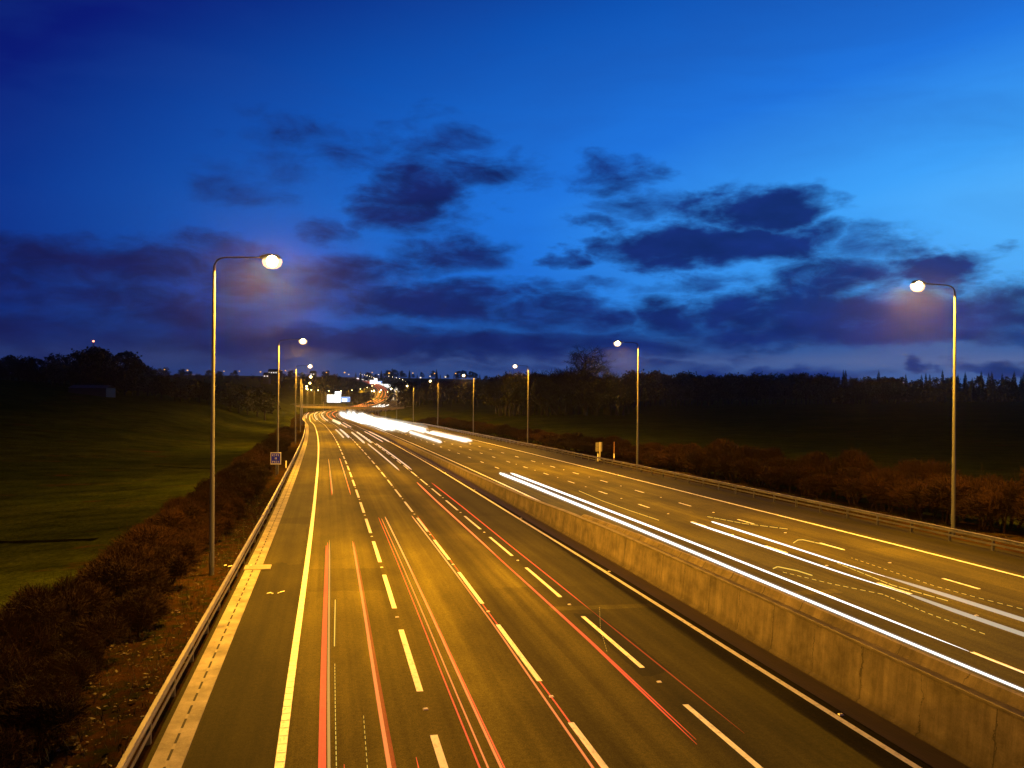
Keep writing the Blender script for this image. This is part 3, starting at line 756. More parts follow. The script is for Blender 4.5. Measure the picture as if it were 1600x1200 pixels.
for i, s in enumerate(LS):
    add_lamp(at(s, -4.3, -.05), -head(s), ('tall lit street lamp nearest on the left, beside the inspection cover' if i == 0 else 'lit street lamp, the %s one along the left verge counted from the viewer' % ORD[i]), GL)
for i, s in enumerate(RS):
    add_lamp(at(s, 38.0 if i == 0 else 37.1 if i == 1 else 39.0, .15 if i < 2 else 0.05), math.pi - head(s), ('tall lit street lamp on the far right behind the crash barrier, nearest on that side' if i == 0 else 'lit street lamp, the %s one along the right verge counted from the viewer' % ORD[i]), GR_)
# lamps up the far hill
k = 0; s = 595.0
while s < s_of_y(1750):
    for o, rz, nm in ((-4.3, 0, 'left'), (39.7, math.pi, 'right')):
        add_lamp(at(s, o, -.1), rz - head(s), 'small distant street lamp beside the motorway climbing the far hill', 'lamps up the far hill', lit=(k % 2 == 0 and s < 1150))
        k += 1
    s += 56 if s < 1000 else 80
# four lamp columns seen over the bridge on the left
for u in (481.5, 490.5, 503, 514.5):
    p = spot(u, 611.5, 640); add_lamp((p.x, p.y, p.z - 15), math.pi / 2, 'distant lamp column rising behind the bridge left of the lit sign', 'lamp columns behind the bridge', lit=False, bulb=False)

# ------------------------------------------------------------------ village lights on the horizon
def village_lamp(u, v, d, label, r=.75, col='bulb_far'):
    p = spot(u, v, d); root = empty('village_lamp', (p.x, p.y, p.z - 6))
    tag(root, label, 'street lamp', 'village lamps on the horizon')
    a = MB(); a.tube([(0, 0, -2), (0, 0, 5.5)], [.09, .06], 6); a.build('pole', M['pole'], root)
    b = MB(); b.lathe((0, 0, 6), [(r * math.sin(t), -r * .75 * math.cos(t)) for t in np.linspace(0.05, 3.09, 8)], 10); b.build('lit_bowl', M[col], root)
M['bulb_white'] = glow('far_white_bulb', (1.0, .80, .55), 1.3)
VL = [(217, 577), (223, 577.5), (257, 577.5), (293, 578.5), (350, 580), (374, 580), (407, 581), (446, 579), (510, 582), (538.5, 582), (581.5, 582), (645, 583), (657, 590), (672, 588), (679, 583.5), (696, 589), (712, 583.5), (545, 585), (608, 583)]
for i, (u, v) in enumerate(VL):
    side = 'left of the nearest lamp column' if u < 335 else 'between the left lamps' if u < 470 else 'above the lit direction sign' if u < 600 else 'right of the climbing motorway'
    village_lamp(u, v, 760, 'tiny lit village lamp on the horizon %s' % side, r=.62 if i % 3 else .8, col='bulb_white' if i in (12, 13, 15, 17) else 'bulb_far')
M['lit_window'] = glow('lit_window_glass', (.95, .95, 1.0), .9)
def house(u, v, d, w, nwin, label):
    p = spot(u, v, d); root = empty('village_house', (p.x, p.y, p.z - 3)); tag(root, label, 'house')
    b = MB(); b.box((-w / 2, 0, -4), (w / 2, 7, 4.2)); b.build('wall', M['brick'], root)
    r = MB(); a = [(-w / 2 - .3, -.4, 4.2), (w / 2 + .3, -.4, 4.2), (w / 2 + .3, 7.4, 4.2), (-w / 2 - .3, 7.4, 4.2)]; q, t_ = (-w / 2 - .3, 3.5, 6.2), (w / 2 + .3, 3.5, 6.2)
    r.quad(a[0], a[1], t_, q); r.quad(a[2], a[3], q, t_); r.tri(a[1], a[2], t_); r.tri(a[3], a[0], q); r.build('roof', M['roof'], root)
    for i in range(nwin):
        x = -w / 2 + (i + .5) * w / nwin; m_ = MB(); m_.box((x - w / nwin * .26, -.06, 2.4), (x + w / nwin * .26, .02, 3.4)); m_.build('lit_window', M['lit_window'], root)
house(426, 582, 760, 8.5, 4, 'dark house on the horizon with a row of four small lit windows')
house(415.5, 587.5, 740, 5, 2, 'dark house with a pair of bright white windows below the village lights')
house(435, 583.5, 790, 4, 1, 'small dark house with one lit window right beside the second left lamp column')
house(488, 584.5, 820, 5, 2, 'small dark house with two dim windows under the third left lamp')
# pale shed above the left field
p0, p1 = spot(107, 603, 255), spot(166, 603, 255)
sh = empty('farm_shed', ((p0.x + p1.x) / 2, 255, gz(p0.x, 255) + .1)); tag(sh, 'long low pale farm shed at the top of the left field below the wood', 'shed')
hw = (p1.x - p0.x) / 2; M['shed'] = surf('pale_sheeting', (.018, .019, .022), (.026, .027, .03), scale=2, rough=.7)
b = MB(); b.box((-hw, 0, -6), (hw, 6, 1.3)); b.build('wall', M['shed'], sh)
b = MB(); b.quad((-hw - .2, -.3, 1.3), (hw + .2, -.3, 1.3), (hw + .2, 3, 2.2), (-hw - .2, 3, 2.2)); b.quad((-hw - .2, 3, 2.2), (hw + .2, 3, 2.2), (hw + .2, 6.3, 1.3), (-hw - .2, 6.3, 1.3)); b.build('roof', M['shed'], sh)
# red beacon on its mast above the wood
p = spot(146, 534, 345); ms = empty('beacon_mast', (p.x, p.y, p.z - 22)); tag(ms, 'slim mast with a red warning light rising from the left wood', 'mast')
b = MB()
for a in range(3): b.tube([(math.cos(a * 2.09) * .5, math.sin(a * 2.09) * .5, -3), (math.cos(a * 2.09) * .2, math.sin(a * 2.09) * .2, 22)], .06, 5)
for z in range(0, 22, 2):
    for a in range(3):
        k1 = .5 - .3 * z / 22; b.tube([(math.cos(a * 2.09) * k1, math.sin(a * 2.09) * k1, z), (math.cos(a * 2.09 + 2.09) * k1, math.sin(a * 2.09 + 2.09) * k1, z + 1.6)], .035, 4)
b.build('lattice', M['hood'], ms)
M['beacon'] = glow('red_beacon_glass', (1.0, .25, .12), 6.0)
b = MB(); b.lathe((0, 0, 22.2), [(.02, -.3), (.3, -.28), (.42, 0), (.3, .3), (.02, .36)], 10); b.build('red_lamp', M['beacon'], ms)

# ------------------------------------------------------------------ bridge over the motorway
YB = 590.0; sB = s_of_y(YB)
pl, pr_ = spot(385, 632.5, YB), spot(640, 637.5, YB + 10)
br = empty('road_bridge', ((pl.x + pr_.x) / 2, YB, 0)); tag(br, 'dark flat road bridge crossing the motorway in the distance below the lit sign', 'bridge')
M['bridge'] = surf('bridge_concrete', (.16, .14, .12), (.24, .21, .18), scale=.5, rough=.85)
L = br.location; a = pl - L; c = pr_ - L; wv = Vector((0, 9, 0))
def slab(mb_, a, c, dz0, dz1, y0, y1):
    mb_.hexa([a + Vector((0, y0, dz0)), c + Vector((0, y0, dz0)), c + Vector((0, y1, dz0)), a + Vector((0, y1, dz0)), a + Vector((0, y0, dz1)), c + Vector((0, y0, dz1)), c + Vector((0, y1, dz1)), a + Vector((0, y1, dz1))])
b = MB(); slab(b, a, c, -1.5, 0, 0, 9); b.build('deck', M['bridge'], br)
for y0 in (-.12, 8.82):
    b = MB(); slab(b, a, c, .95, 1.1, y0, y0 + .3)
    n = 40
    for i in range(n + 1):
        q = a.lerp(c, i / n); b.box((q.x - .07, y0 + .05 + q.y, q.z), (q.x + .07, y0 + .2 + q.y, q.z + .95))
    b.build('parapet', M['steel'], br)
for o in (16.2,):
    q = at(sB, o) - L; b = MB(); b.box((q.x - .7, 1.0, q.z - 1), (q.x + .7, 8, a.lerp(c, .6).z - 1.5)); b.build('pier', M['bridge'], br)
for u in (599, 603.5):
    q = spot(u, 650, YB + 4) - L; b = MB(); b.box((q.x - .45, 2, q.z - 6), (q.x + .45, 7, c.z - 1.3)); b.build('pier', M['bridge'], br)
q = spot(613, 650, YB + 5) - L; b = MB(); b.box((q.x - .5, .3, q.z - 8), (c.x + .5, 8.7, c.z - 1.3)); b.build('abutment', M['bridge'], br)
q = spot(462, 650, YB + 5) - L; b = MB(); b.box((a.x - .5, .3, q.z - 8), (q.x, 8.7, a.z - 1.3)); b.build('abutment', M['bridge'], br)

# the overbridge the viewer stands on; its parapet shades the road just ahead
ob = empty('footbridge', (0, -3, ZB - 1.62)); tag(ob, 'concrete footbridge under the viewpoint, only its shadow falls into the picture', 'bridge')
b = MB(); b.box((-14, -2.44, -.7), (48, 3.1, -.02)); b.build('deck', M['bridge'], ob)
for y0 in (-2.6, 3.1):
    b = MB(); b.box((-14, y0, -.7), (48, y0 + .16, 1.0)); b.box((-14, y0 - .03, 1.0), (48, y0 + .19, 1.08))
    b.build('parapet', M['bridge'], ob)

# ------------------------------------------------------------------ direction signs on gantries; their floodlight is put into the panels as emission
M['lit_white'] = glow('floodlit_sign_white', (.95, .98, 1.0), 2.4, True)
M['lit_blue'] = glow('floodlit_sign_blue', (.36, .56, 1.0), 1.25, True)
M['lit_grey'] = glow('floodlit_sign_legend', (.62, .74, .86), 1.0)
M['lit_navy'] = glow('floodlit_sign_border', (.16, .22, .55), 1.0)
def gantry(y, u0, u1, v0, v1, label):
    A = spot(u0, v1, y); B = spot(u1, v0, y); w = B.x - A.x; h = B.z - A.z
    root = empty('gantry_sign', (A.x, y, A.z)); tag(root, label, 'road sign', 'lit gantry signs')
    def panel(name, x0, x1, z0, z1, m, yy=0.0, legend=True):
        b = MB(); b.box((x0 * w, yy, z0 * h), (x1 * w, yy + .25, z1 * h)); o = b.build(name, m, root)
        return o
    p1 = panel('main_panel', 0, .60, .0, .70, M['lit_white']); p2 = panel('top_panel', .34, .61, .73, 1.0, M['lit_white'])
    p3 = panel('side_panel', .625, 1.0, .05, .52, M['lit_blue'])
    for par, rects in ((p1, [(.04, .10, .38, .62), (.14, .20, .40, .62), (.24, .30, .36, .58), (.38, .44, .30, .42), (.06, .30, .14, .2), (.40, .52, .14, .20)]), (p2, [(.38, .41, .8, .92), (.43, .48, .8, .92), (.54, .57, .78, .94)])):
        b = MB()
        for x0, x1, z0, z1 in rects: b.box((x0 * w, -.03, z0 * h), (x1 * w, .0, z1 * h))
        b.build('legend', M['lit_grey'], par)
    b = MB(); b.box((.66 * w, -.03, .42 * h), (.96 * w, 0, .47 * h)); b.box((.93 * w, -.03, .08 * h), (.985 * w, 0, .40 * h)); b.build('dark_band', M['lit_navy'], p3)
    b = MB(); b.box((.655 * w, -.03, .08 * h), (.86 * w, 0, .34 * h)); b.build('white_field', M['lit_white'], p3)
    tr = MB(); x0, x1 = -.18 * w, 1.12 * w
    for z in (-.10 * h, .05 * h): tr.tube([(x0, .9, z), (x1, .9, z)], .14, 6); tr.tube([(x0, 1.7, z), (x1, 1.7, z)], .14, 6)
    n = 12
    for i in range(n): 
        xa = x0 + (x1 - x0) * i / n; xb = x0 + (x1 - x0) * (i + 1) / n
        tr.tube([(xa, .9, -.1 * h), (xb, .9, .05 * h)], .08, 5)
    tr.build('truss', M['steel'], root)
    for x in (x0, x1):
        lg = MB(); lg.tube([(x, 1.3, .05 * h), (x, 1.3, -13)], .3, 8); lg.build('leg', M['steel'], root)
gantry(620, 511, 547, 612, 628.5, 'big floodlit white and blue direction sign on a gantry above the distant bridge')
gantry(1300, 578, 597, 591.5, 599.5, 'smaller glaring white gantry sign over the motorway on the far hill')

# ------------------------------------------------------------------ roadside signs and posts
s = 92.6; t = -head(s)
ds = empty('location_sign', at(s, -4.35), t * .3); tag(ds, 'small white-framed blue sign with pale lettering before the second left lamp', 'sign')
b = MB(); b.tube([(0, .08, -.3), (0, .08, 2.45)], .045, 8); b.build('post', M['pole'], ds)
b = MB(); b.box((-.52, 0, 1.32), (.52, .03, 2.46)); pan = b.build('panel', M['sign_blue'], ds)
b = MB(); b.box((-.56, -.012, 2.44), (.56, .035, 2.53)); b.box((-.56, -.012, 1.23), (.56, .035, 1.34)); b.box((.47, -.012, 1.345), (.56, .035, 2.435)); b.box((-.56, -.012, 1.345), (-.50, .035, 2.435)); b.build('frame', M['sign_white'], ds)
# lettering too small to read in the photograph: marks of the same layout
b = MB()
for (x0, x1, z0, z1) in ((-.38, -.32, 2.12, 2.32), (-.24, -.10, 2.27, 2.32), (-.24, -.10, 2.12, 2.17), (.02, .16, 2.27, 2.32), (.02, .07, 2.12, 2.26), (.24, .30, 2.12, 2.32), (-.09, -.03, 1.78, 1.98), (.04, .10, 1.78, 1.98), (-.36, -.22, 1.55, 1.60), (-.36, -.31, 1.42, 1.54), (-.14, -.08, 1.42, 1.60), (0, .14, 1.55, 1.60), (.0, .14, 1.42, 1.47), (.24, .30, 1.42, 1.60)):
    b.box((x0, -.008, z0), (x1, 0, z1))
b.build('lettering', M['sign_white'], pan)
s = 111.0
sg = empty('roadside_sign', at(s, 38.6, -.05), -head(s) + .25); tag(sg, 'square yellowish sign back with dark crossbar behind the right crash barrier', 'sign')
b = MB(); b.box((-.54, 0, 1.12), (.54, .03, 2.42)); b.build('panel', M['sign_back'], sg)
b = MB(); b.box((-.55, -.05, 1.7), (.55, -.004, 1.77)); b.build('crossbar', M['hood'], sg)
b = MB(); b.tube([(.12, -.09, -.3), (.12, -.09, 2.45)], .05, 8); b.build('post', M['plastic_white'], sg)
mp = empty('marker_post', at(108.5, 37.6, -.05)); tag(mp, 'short white marker post with a dark top below the square sign', 'post')
b = MB(); b.hexa([(-.09, -.05, -.2), (.09, -.05, -.2), (.09, .05, -.2), (-.09, .05, -.2), (-.08, -.04, .95), (.08, -.04, .95), (.08, .04, .95), (-.08, .04, .95)]); b.build('body', M['plastic_white'], mp)
b = MB(); b.box((-.09, -.055, .97), (.09, .055, 1.12)); b.build('top_band', M['hood'], mp)
tp_ = empty('signal_post', at(105.6, 38.9, -.05)); tag(tp_, 'thin tall reddish post just right of the square sign', 'post')
M['rust'] = surf('rusty_post', (.20, .09, .05), (.30, .15, .09), scale=3, rough=.7)
b = MB(); b.tube([(0, 0, -.3), (0, 0, 2.75)], [.05, .045], 8); b.build('shaft', M['rust'], tp_)
b = MB(); b.box((-.06, -.06, .55), (.06, .06, 1.15)); b.build('white_band', M['plastic_white'], tp_)
mk = empty('marker_post', at(103, -3.7, -.05)); tag(mk, 'small pale marker post behind the left crash barrier, just past the blue sign', 'post')
b = MB(); b.hexa([(-.07, -.04, -.2), (.07, -.04, -.2), (.07, .04, -.2), (-.07, .04, -.2), (-.06, -.03, .95), (.06, -.03, .95), (.06, .03, .95), (-.06, .03, .95)]); b.build('body', M['plastic_white'], mk)
b = MB(); b.box((-.045, -.052, .72), (.045, -.04, .85)); b.build('reflector', M['stud'], mk)
# small litter on the hard shoulder
for (s, o, sc_, lab) in ((36.4, -1.05, .30, 'scrap of pale torn litter on the hard shoulder asphalt'), (42.6, -3.55, .42, 'pale flat scrap of card on the verge at the foot of the nearest left lamp')):
    b = MB(); q = at(s, o, .012)
    for i in range(5):
        a1 = q + Vector((random.gauss(0, sc_), random.gauss(0, sc_ * .35), 0)); u = Vector((random.uniform(.05, .2), random.uniform(-.06, .06), .03)); v = Vector((random.uniform(-.05, .05), random.uniform(.04, .10), .02))
        b.quad(a1, a1 + u, a1 + u + v, a1 + v)
    tag(b.build('litter_scrap', M['plastic_white']), lab, 'litter')

# ------------------------------------------------------------------ light streaks of the traffic: glowing lines at lamp height above the lanes
RED = streak('tail_light_red', (1.0, .09, .035), .95); RED2 = streak('tail_light_deep_red', (1.0, .07, .03), .30); ORA = streak('tail_light_orange', (1.0, .24, .065), .95)
GOLD = streak('tail_light_gold', (1.0, .56, .15), .5); PINK = streak('tail_light_pale', (1.0, .66, .42), 1.0)
FAINT = streak('tail_light_faint', (1.0, .10, .03), .34)
WHI = streak('headlight_white', (1.0, .99, .95), 1.7, True); WHF = streak('headlight_fading', (1.0, .94, .74), .40); WHM = streak('headlight_mass', (1.0, .98, .93), .85, True); HALO = streak('headlight_glare', (1.0, .95, .82), .13)
AMB = streak('indicator_amber', (1.0, .72, .12), .8)
def trail(label, pts, r, m, h=.8, r_end=None, cat='light trail', group=None, name='light_trail', more=()):
    b = MB(); mats = [m]
    def one(pts, r, r_end, mi, h):
        s0, s1 = pts[0][0], pts[-1][0]; P = []; ss = [p[0] for p in pts]; oo = [p[1] for p in pts]
        mono = all(x2 > x1 for x1, x2 in zip(ss[:-1], ss[1:]))
        if mono:
            st = [s0]
            while st[-1] < s1: st.append(min(s1, st[-1] + max(2.0, (s1 - s0) / 60)))
            P = [at(q, float(np.interp(q, ss, oo)), h) for q in st]
        else: P = [at(q, o, h) for q, o in pts]
        n = len(P); re = r if r_end is None else r_end
        rad = [(r + (re - r) * i / (n - 1)) for i in range(n)]; rad[0] *= .15; rad[-1] *= .15; rad[1] *= .7; rad[-2] *= .7
        b.tube(P, rad, 8, mi)
    one(pts, r, r_end, 0, h)
    for (p2, r2, re2, m2, h2) in more:
        if m2 not in mats: mats.append(m2)
        one(p2, r2, re2, mats.index(m2), h2)
    if m in (WHI, WHM):
        mats.append(HALO); k = len(mats) - 1
        for f_ in (1.5, 2.1): one(pts, r * f_, (r if r_end is None else r_end) * f_, k, h)
        for (p2, r2, re2, m2, h2) in more:
            if m2 is WHI:
                for f_ in (1.5, 2.1): one(p2, r2 * f_, re2 * f_, k, h2)
    o = b.build(name, mats, smooth=True); return tag(o, label, cat, group)
trail('thick red tail-light streak in the first lane next to the solid edge line', [(11, .97), (27.8, .99), (43.8, 1.01)], .045, RED, .9, more=[([(11, 1.07), (27.8, 1.09), (44.5, 1.10)], .03, .035, GOLD, .92), ([(11, .89), (27.8, .91), (43.2, .94)], .035, .03, RED, .86)])
trail('thick red tail-light streak in the first lane nearer the dashed line', [(11, 2.26), (27.7, 2.31), (44.1, 2.29)], .045, ORA, .9, more=[([(11, 2.36), (27.7, 2.39), (44.0, 2.36)], .05, .03, RED2, .9)])
trail('thin pinkish red streak, leftmost of the three in the second lane', [(11, 4.10), (27.8, 4.18), (54, 4.22)], .022, RED)
trail('thin red streak in the middle of the three in the second lane', [(11, 4.27), (27.8, 4.35), (53.5, 4.38)], .022, ORA)
trail('bright orange streak, rightmost of the three in the second lane', [(11, 4.54), (27.7, 4.62), (54, 4.65)], .03, ORA, more=[([(11, 4.62), (27.7, 4.68), (40, 4.69)], .02, .012, RED, .78), ([(36, 4.65), (54.2, 4.65)], .032, .04, GOLD, .81)])
trail('orange streak left of the second row of dashes', [(12, 6.4), (27, 6.57), (54.5, 6.43)], .026, ORA, more=[([(34, 6.54), (54.7, 6.42)], .028, .035, GOLD, .81)])
trail('thin red streak running along the second row of dashes', [(12, 6.58), (19, 6.72), (30, 6.73), (54.9, 6.82)], .02, RED, .76)
trail('doubled red streak in the third lane that starts beside the bottom dashes', [(17.0, 9.14), (25.3, 9.22), (39.1, 9.14), (63.9, 9.12), (77, 9.2)], .022, RED, .8, .05, more=[([(17.3, 9.26), (25.3, 9.30), (36, 9.2)], .02, .02, RED, .78), ([(40, 9.14), (63.9, 9.12), (77.3, 9.2)], .03, .05, ORA, .82)])
trail('thin faint red streak across the fourth lane', [(17.4, 10.52), (21.5, 10.52), (29, 10.5)], .013, FAINT, .8, .02, more=[([(29, 10.5), (42.2, 10.46), (60, 10.55), (77, 10.54)], .02, .04, RED, .8)])
trail('short golden streak on the left of a pair in the first lane ahead', [(67.2, 1.43), (108, 1.3)], .05, GOLD, more=[([(66.8, 1.36), (90, 1.33)], .04, .03, RED, .8)])
trail('short golden streak on the right of a pair in the first lane ahead', [(67.1, 2.83), (109.5, 2.73)], .04, ORA, more=[([(80, 2.80), (109, 2.73)], .045, .04, GOLD, .83)])
trail('pale pink streak on the left of a pair in the third lane', [(90.5, 8.75), (150.3, 8.55)], .07, PINK, r_end=.08)
trail('pale pink streak on the right of a pair in the third lane', [(91.5, 10.2), (150.7, 10.1)], .07, PINK, r_end=.08)
trail('short thick pale streak on the left in the third lane farther on', [(151.4, 8.12), (206.8, 8.1)], .17, PINK)
trail('short thick pale streak on the right in the third lane farther on', [(152.9, 9.47), (207.3, 9.45)], .16, PINK)
trail('pale streak on the left in the second lane far ahead', [(173, 5.1), (226, 4.85)], .15, PINK)
trail('whitish streak on the right in the second lane far ahead', [(173.5, 6.2), (229, 6.1)], .2, streak('brake_light_white', (.95, .88, .78), .7))
trail('pink streak, left of the farthest pair before the bend', [(248, 8.9), (314.7, 9.0)], .13, PINK)
trail('pink streak, right of the farthest pair before the bend', [(253, 10.35), (315.6, 10.6)], .13, PINK)
trail('orange streak on the left beside the median line far ahead', [(157, 11.85), (212.8, 11.6)], .09, PINK)
trail('orange streak on the right beside the median line far ahead', [(157, 13.05), (213, 12.7)], .10, PINK)
trail('stub of red streak at the lower edge in the first lane', [(12, 1.35), (17.4, 1.39)], .035, RED, .75)
trail('stub of red streak at the lower edge near the first dashes', [(12, 2.85), (17.5, 2.9)], .035, RED, .75)
for o, m, r, s0, s1, lab in ((-1.6, PINK, .16, 385, 520, 'pale curved streak along the outside of the far bend'), (1.2, GOLD, .20, 330, 520, 'golden curved streak in the first lane of the far bend'), (2.6, PINK, .22, 350, 540, 'pinkish curved streak right of the golden one in the far bend'), (5.0, GOLD, .22, 330, 545, 'golden curved streak in the second lane of the far bend'), (6.4, PINK, .24, 340, 560, 'pale pink curved streak in the second lane of the far bend'), (8.8, streak('bend_yellow_white', (1.0, .85, .48), 1.0), .55, 300, 350, 'bright yellowish glare where the third lane enters the far bend'), (9.2, ORA, .2, 350, 575, 'orange curved streak in the third lane of the far bend'), (12.4, ORA, .2, 420, 580, 'orange curved streak in the fourth lane under the bridge')):
    trail(lab, [(s0, o), (s1, o)], r, m)
# headlights
trail('long bright white headlight streak running along the concrete barrier', [(11, 18.5), (20.5, 18.45), (32.6, 18.42), (47, 18.5), (57, 18.5), (73, 18.5), (83.3, 18.4)], .019, WHI, .70, .13)
trail('long bright white headlight streak, second from the concrete barrier', [(11, 19.75), (20.9, 19.7)], .018, WHF, .65, .03, more=[([(20.9, 19.7), (36, 19.7), (60, 19.72), (83.9, 19.65)], .028, .11, WHI, .65)])
trail('fading white headlight streak in the middle of the far carriageway', [(15, 22.6), (24.3, 22.62), (27.6, 22.75)], .07, WHF, .7, .07, more=[([(27.4, 22.75), (32, 22.6), (37.8, 22.66), (46.8, 22.65)], .022, .06, WHI, .7)])
trail('fading white headlight streak farther right in the far carriageway', [(15, 24.05), (27.6, 24.05), (31, 23.95)], .07, WHF, .7, .07, more=[([(30.5, 23.95), (34, 23.9), (46.8, 24)], .025, .06, WHI, .7)])
trail('thick white headlight streak left of the bright far pair', [(150, 21.95), (204, 22.06)], .25, WHM, .7, .32)
trail('thick white headlight streak right of the bright far pair', [(154, 28.3), (204, 27.2)], .27, WHM, .7, .32)
trail('thin white headlight streak above the bright far pair', [(150, 26.7), (204, 26.0)], .17, WHM, .7, .24)
for i, (o, s0, s1, r) in enumerate(((18.6, 228, 330, .8), (20.1, 222, 420, .8), (22.6, 212, 420, .85), (24.2, 222, 420, .85), (26.3, 206, 330, .7), (19.2, 330, 520, 1.0), (22.0, 400, 555, 1.1), (25.0, 400, 545, 1.1), (28.2, 330, 500, .9), (30.2, 420, 520, .7), (17.2, 400, 545, .9))):
    trail('one of the merging glaring white headlight streaks in the far queue before the bridge', [(s0, o), (s1, o)], r, WHM, .9, group='headlights of the far queue')
for o in (19, 23, 27):
    trail('white headlight streak just beyond the bridge', [(s_of_y(700), o), (s_of_y(790), o)], .35, WHI, .9, group='headlights beyond the bridge')
for o in (2, 5.5, 9, 12.5):
    trail('orange tail-light streak in the dip beyond the bridge', [(s_of_y(690), o), (s_of_y(900), o)], .38, ORA, .9, group='tail lights beyond the bridge')
for o in (19.5, 23.0, 26.5, 30.0):
    trail('white headlight streak coming down the far hill', [(s_of_y(900), o), (s_of_y(1150), o), (s_of_y(1700 if o < 24 else 1450), o)], 1.2, WHM, .9, 1.0, group='headlights on the far hill')
for o in (2, 6, 10, 13):
    trail('red tail-light streak climbing the far hill', [(s_of_y(930), o), (s_of_y(1500 + o * 20), o)], .6, streak('far_tail_red', (1.0, .22, .07), .5), .9, .6, group='tail lights on the far hill')
trail('distant dim red streak at the top of the far hill', [(s_of_y(1450), 4), (s_of_y(1900), 4)], .8, RED2, .9)
trail('distant whitish streak at the crest of the far hill', [(s_of_y(1750), 16), (s_of_y(2100), 16)], .9, WHI, .9)
# amber indicator traces, pulsing: dotted
def dotted(label, pts, r, gap, dash, h=.8):
    b = MB(); ss = np.array([p[0] for p in pts]); oo = np.array([p[1] for p in pts]); k = np.arange(len(pts))
    P = [at(float(np.interp(q, k, ss)), float(np.interp(q, k, oo)), h) for q in np.linspace(0, len(pts) - 1, 240)]
    acc = 0; cur = [P[0]]; on = True; lim = dash
    for p0_, p1_ in zip(P[:-1], P[1:]):
        acc += (p1_ - p0_).length
        if on: cur.append(p1_)
        if acc > lim:
            if on and len(cur) > 1: b.tube(cur, r * .75, 6)
            on = not on; acc = 0; lim = dash if on else gap; cur = [p1_]
    if on and len(cur) > 1: b.tube(cur, r * .75, 6)
    return tag(b.build('indicator_trail', AMB), label, 'light trail')
dotted('thin dotted yellow trace in the first lane at the lower edge', [(11, 1.2), (24, 1.26)], .012, .10, .16)
dotted('short yellow-white trace in the first lane above the dotted one', [(25.7, 1.26), (31.6, 1.32)], .022, .05, 3.0)
dotted('faint dotted yellow trace in the middle of the first lane', [(11, 1.75), (20, 1.9)], .009, .12, .14)
dotted('hooked yellow trace beside the outer dashes of the far carriageway', [(35.9, 25.74), (37.6, 25.62), (39.0, 25.4), (39.0, 25.1), (38.25, 24.39)], .028, .05, 2.2)
dotted('hooked yellow trace lower down, between the two white streak pairs', [(30.9, 20.8), (31.9, 20.72), (32.86, 20.35), (32.52, 19.94)], .028, .05, 2.0)
dotted('wavy yellow trace between the fading white streaks', [(25.9, 23.17), (28.6, 22.88), (30.7, 23.14), (33, 23.4)], .018, .1, .5)
dotted('dotted yellow trace between the two white streak pairs', [(21.9, 21.16), (24.5, 21.2), (27.3, 21.5), (29.3, 20.66), (31.8, 19.95)], .012, .14, .2)
dotted('dotted yellow trace right of the fading white streaks', [(24.3, 24.87), (26.2, 24.6), (28.1, 24.42), (34, 24.8)], .010, .16, .2)
dotted('curved yellow trace just right of the start of the barrier streaks', [(47.3, 20.79), (52, 20.68), (57.8, 20.68), (64.5, 21.04)], .022, .06, 1.5)
dotted('short dashed yellow trace above the fading white streaks', [(42.5, 26.6), (45, 25.2), (48.2, 24.43)], .02, .1, .5)
dotted('thin dotted pale trace crossing the third row of dashes', [(26.2, 10.2), (29, 10.9), (32.1, 11.9)], .006, .12, .16, .1)

# ------------------------------------------------------------------ sky
W = bpy.data.worlds.new('World'); SC.world = W; W.use_nodes = True
t = W.node_tree; t.nodes.clear(); nt = NT(t)
out = nt.n('ShaderNodeOutputWorld'); bg = nt.n('ShaderNodeBackground'); nt.l(bg.outputs[0], out.inputs[0])
tc = nt.n('ShaderNodeTexCoord').outputs['Generated']; sep = nt.n('ShaderNodeSeparateXYZ'); nt.l(tc, sep.inputs[0])
az = nt.math('ARCTAN2', sep.outputs[0], sep.outputs[1]); el = nt.math('ARCSINE', sep.outputs[2])
sa = nt.math('SINE', az)
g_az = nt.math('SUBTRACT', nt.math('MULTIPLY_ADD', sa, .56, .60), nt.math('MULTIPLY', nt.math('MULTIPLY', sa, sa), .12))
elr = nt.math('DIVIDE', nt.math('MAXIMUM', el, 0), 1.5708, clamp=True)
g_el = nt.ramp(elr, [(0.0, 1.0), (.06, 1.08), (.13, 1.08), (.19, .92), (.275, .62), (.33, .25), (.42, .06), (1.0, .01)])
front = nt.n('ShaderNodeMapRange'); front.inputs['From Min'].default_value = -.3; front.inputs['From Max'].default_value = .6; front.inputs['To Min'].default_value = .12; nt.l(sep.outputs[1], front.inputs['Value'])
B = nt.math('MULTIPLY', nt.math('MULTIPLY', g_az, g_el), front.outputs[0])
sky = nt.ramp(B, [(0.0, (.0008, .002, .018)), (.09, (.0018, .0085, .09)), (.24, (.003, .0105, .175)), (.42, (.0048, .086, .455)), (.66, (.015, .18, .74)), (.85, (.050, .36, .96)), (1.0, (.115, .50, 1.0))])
comb = nt.n('ShaderNodeCombineXYZ'); nt.l(az, comb.inputs[0]); nt.l(el, comb.inputs[1])
v2 = comb.outputs[0]
wn = nt.n('ShaderNodeTexNoise'); wn.inputs['Scale'].default_value = 1.0; wn.inputs['Detail'].default_value = 5; wn.inputs['Roughness'].default_value = .6; nt.l(nt.mapping(v2, (9, 20, 1)), wn.inputs['Vector'])
sub = nt.n('ShaderNodeVectorMath', operation='SUBTRACT'); nt.l(wn.outputs['Color'], sub.inputs[0]); sub.inputs[1].default_value = (.5, .5, .5)
mul = nt.n('ShaderNodeVectorMath', operation='MULTIPLY'); nt.l(sub.outputs[0], mul.inputs[0]); mul.inputs[1].default_value = (.18, .068, 0)
add = nt.n('ShaderNodeVectorMath', operation='ADD'); nt.l(v2, add.inputs[0]); nt.l(mul.outputs[0], add.inputs[1])
q = add.outputs[0]
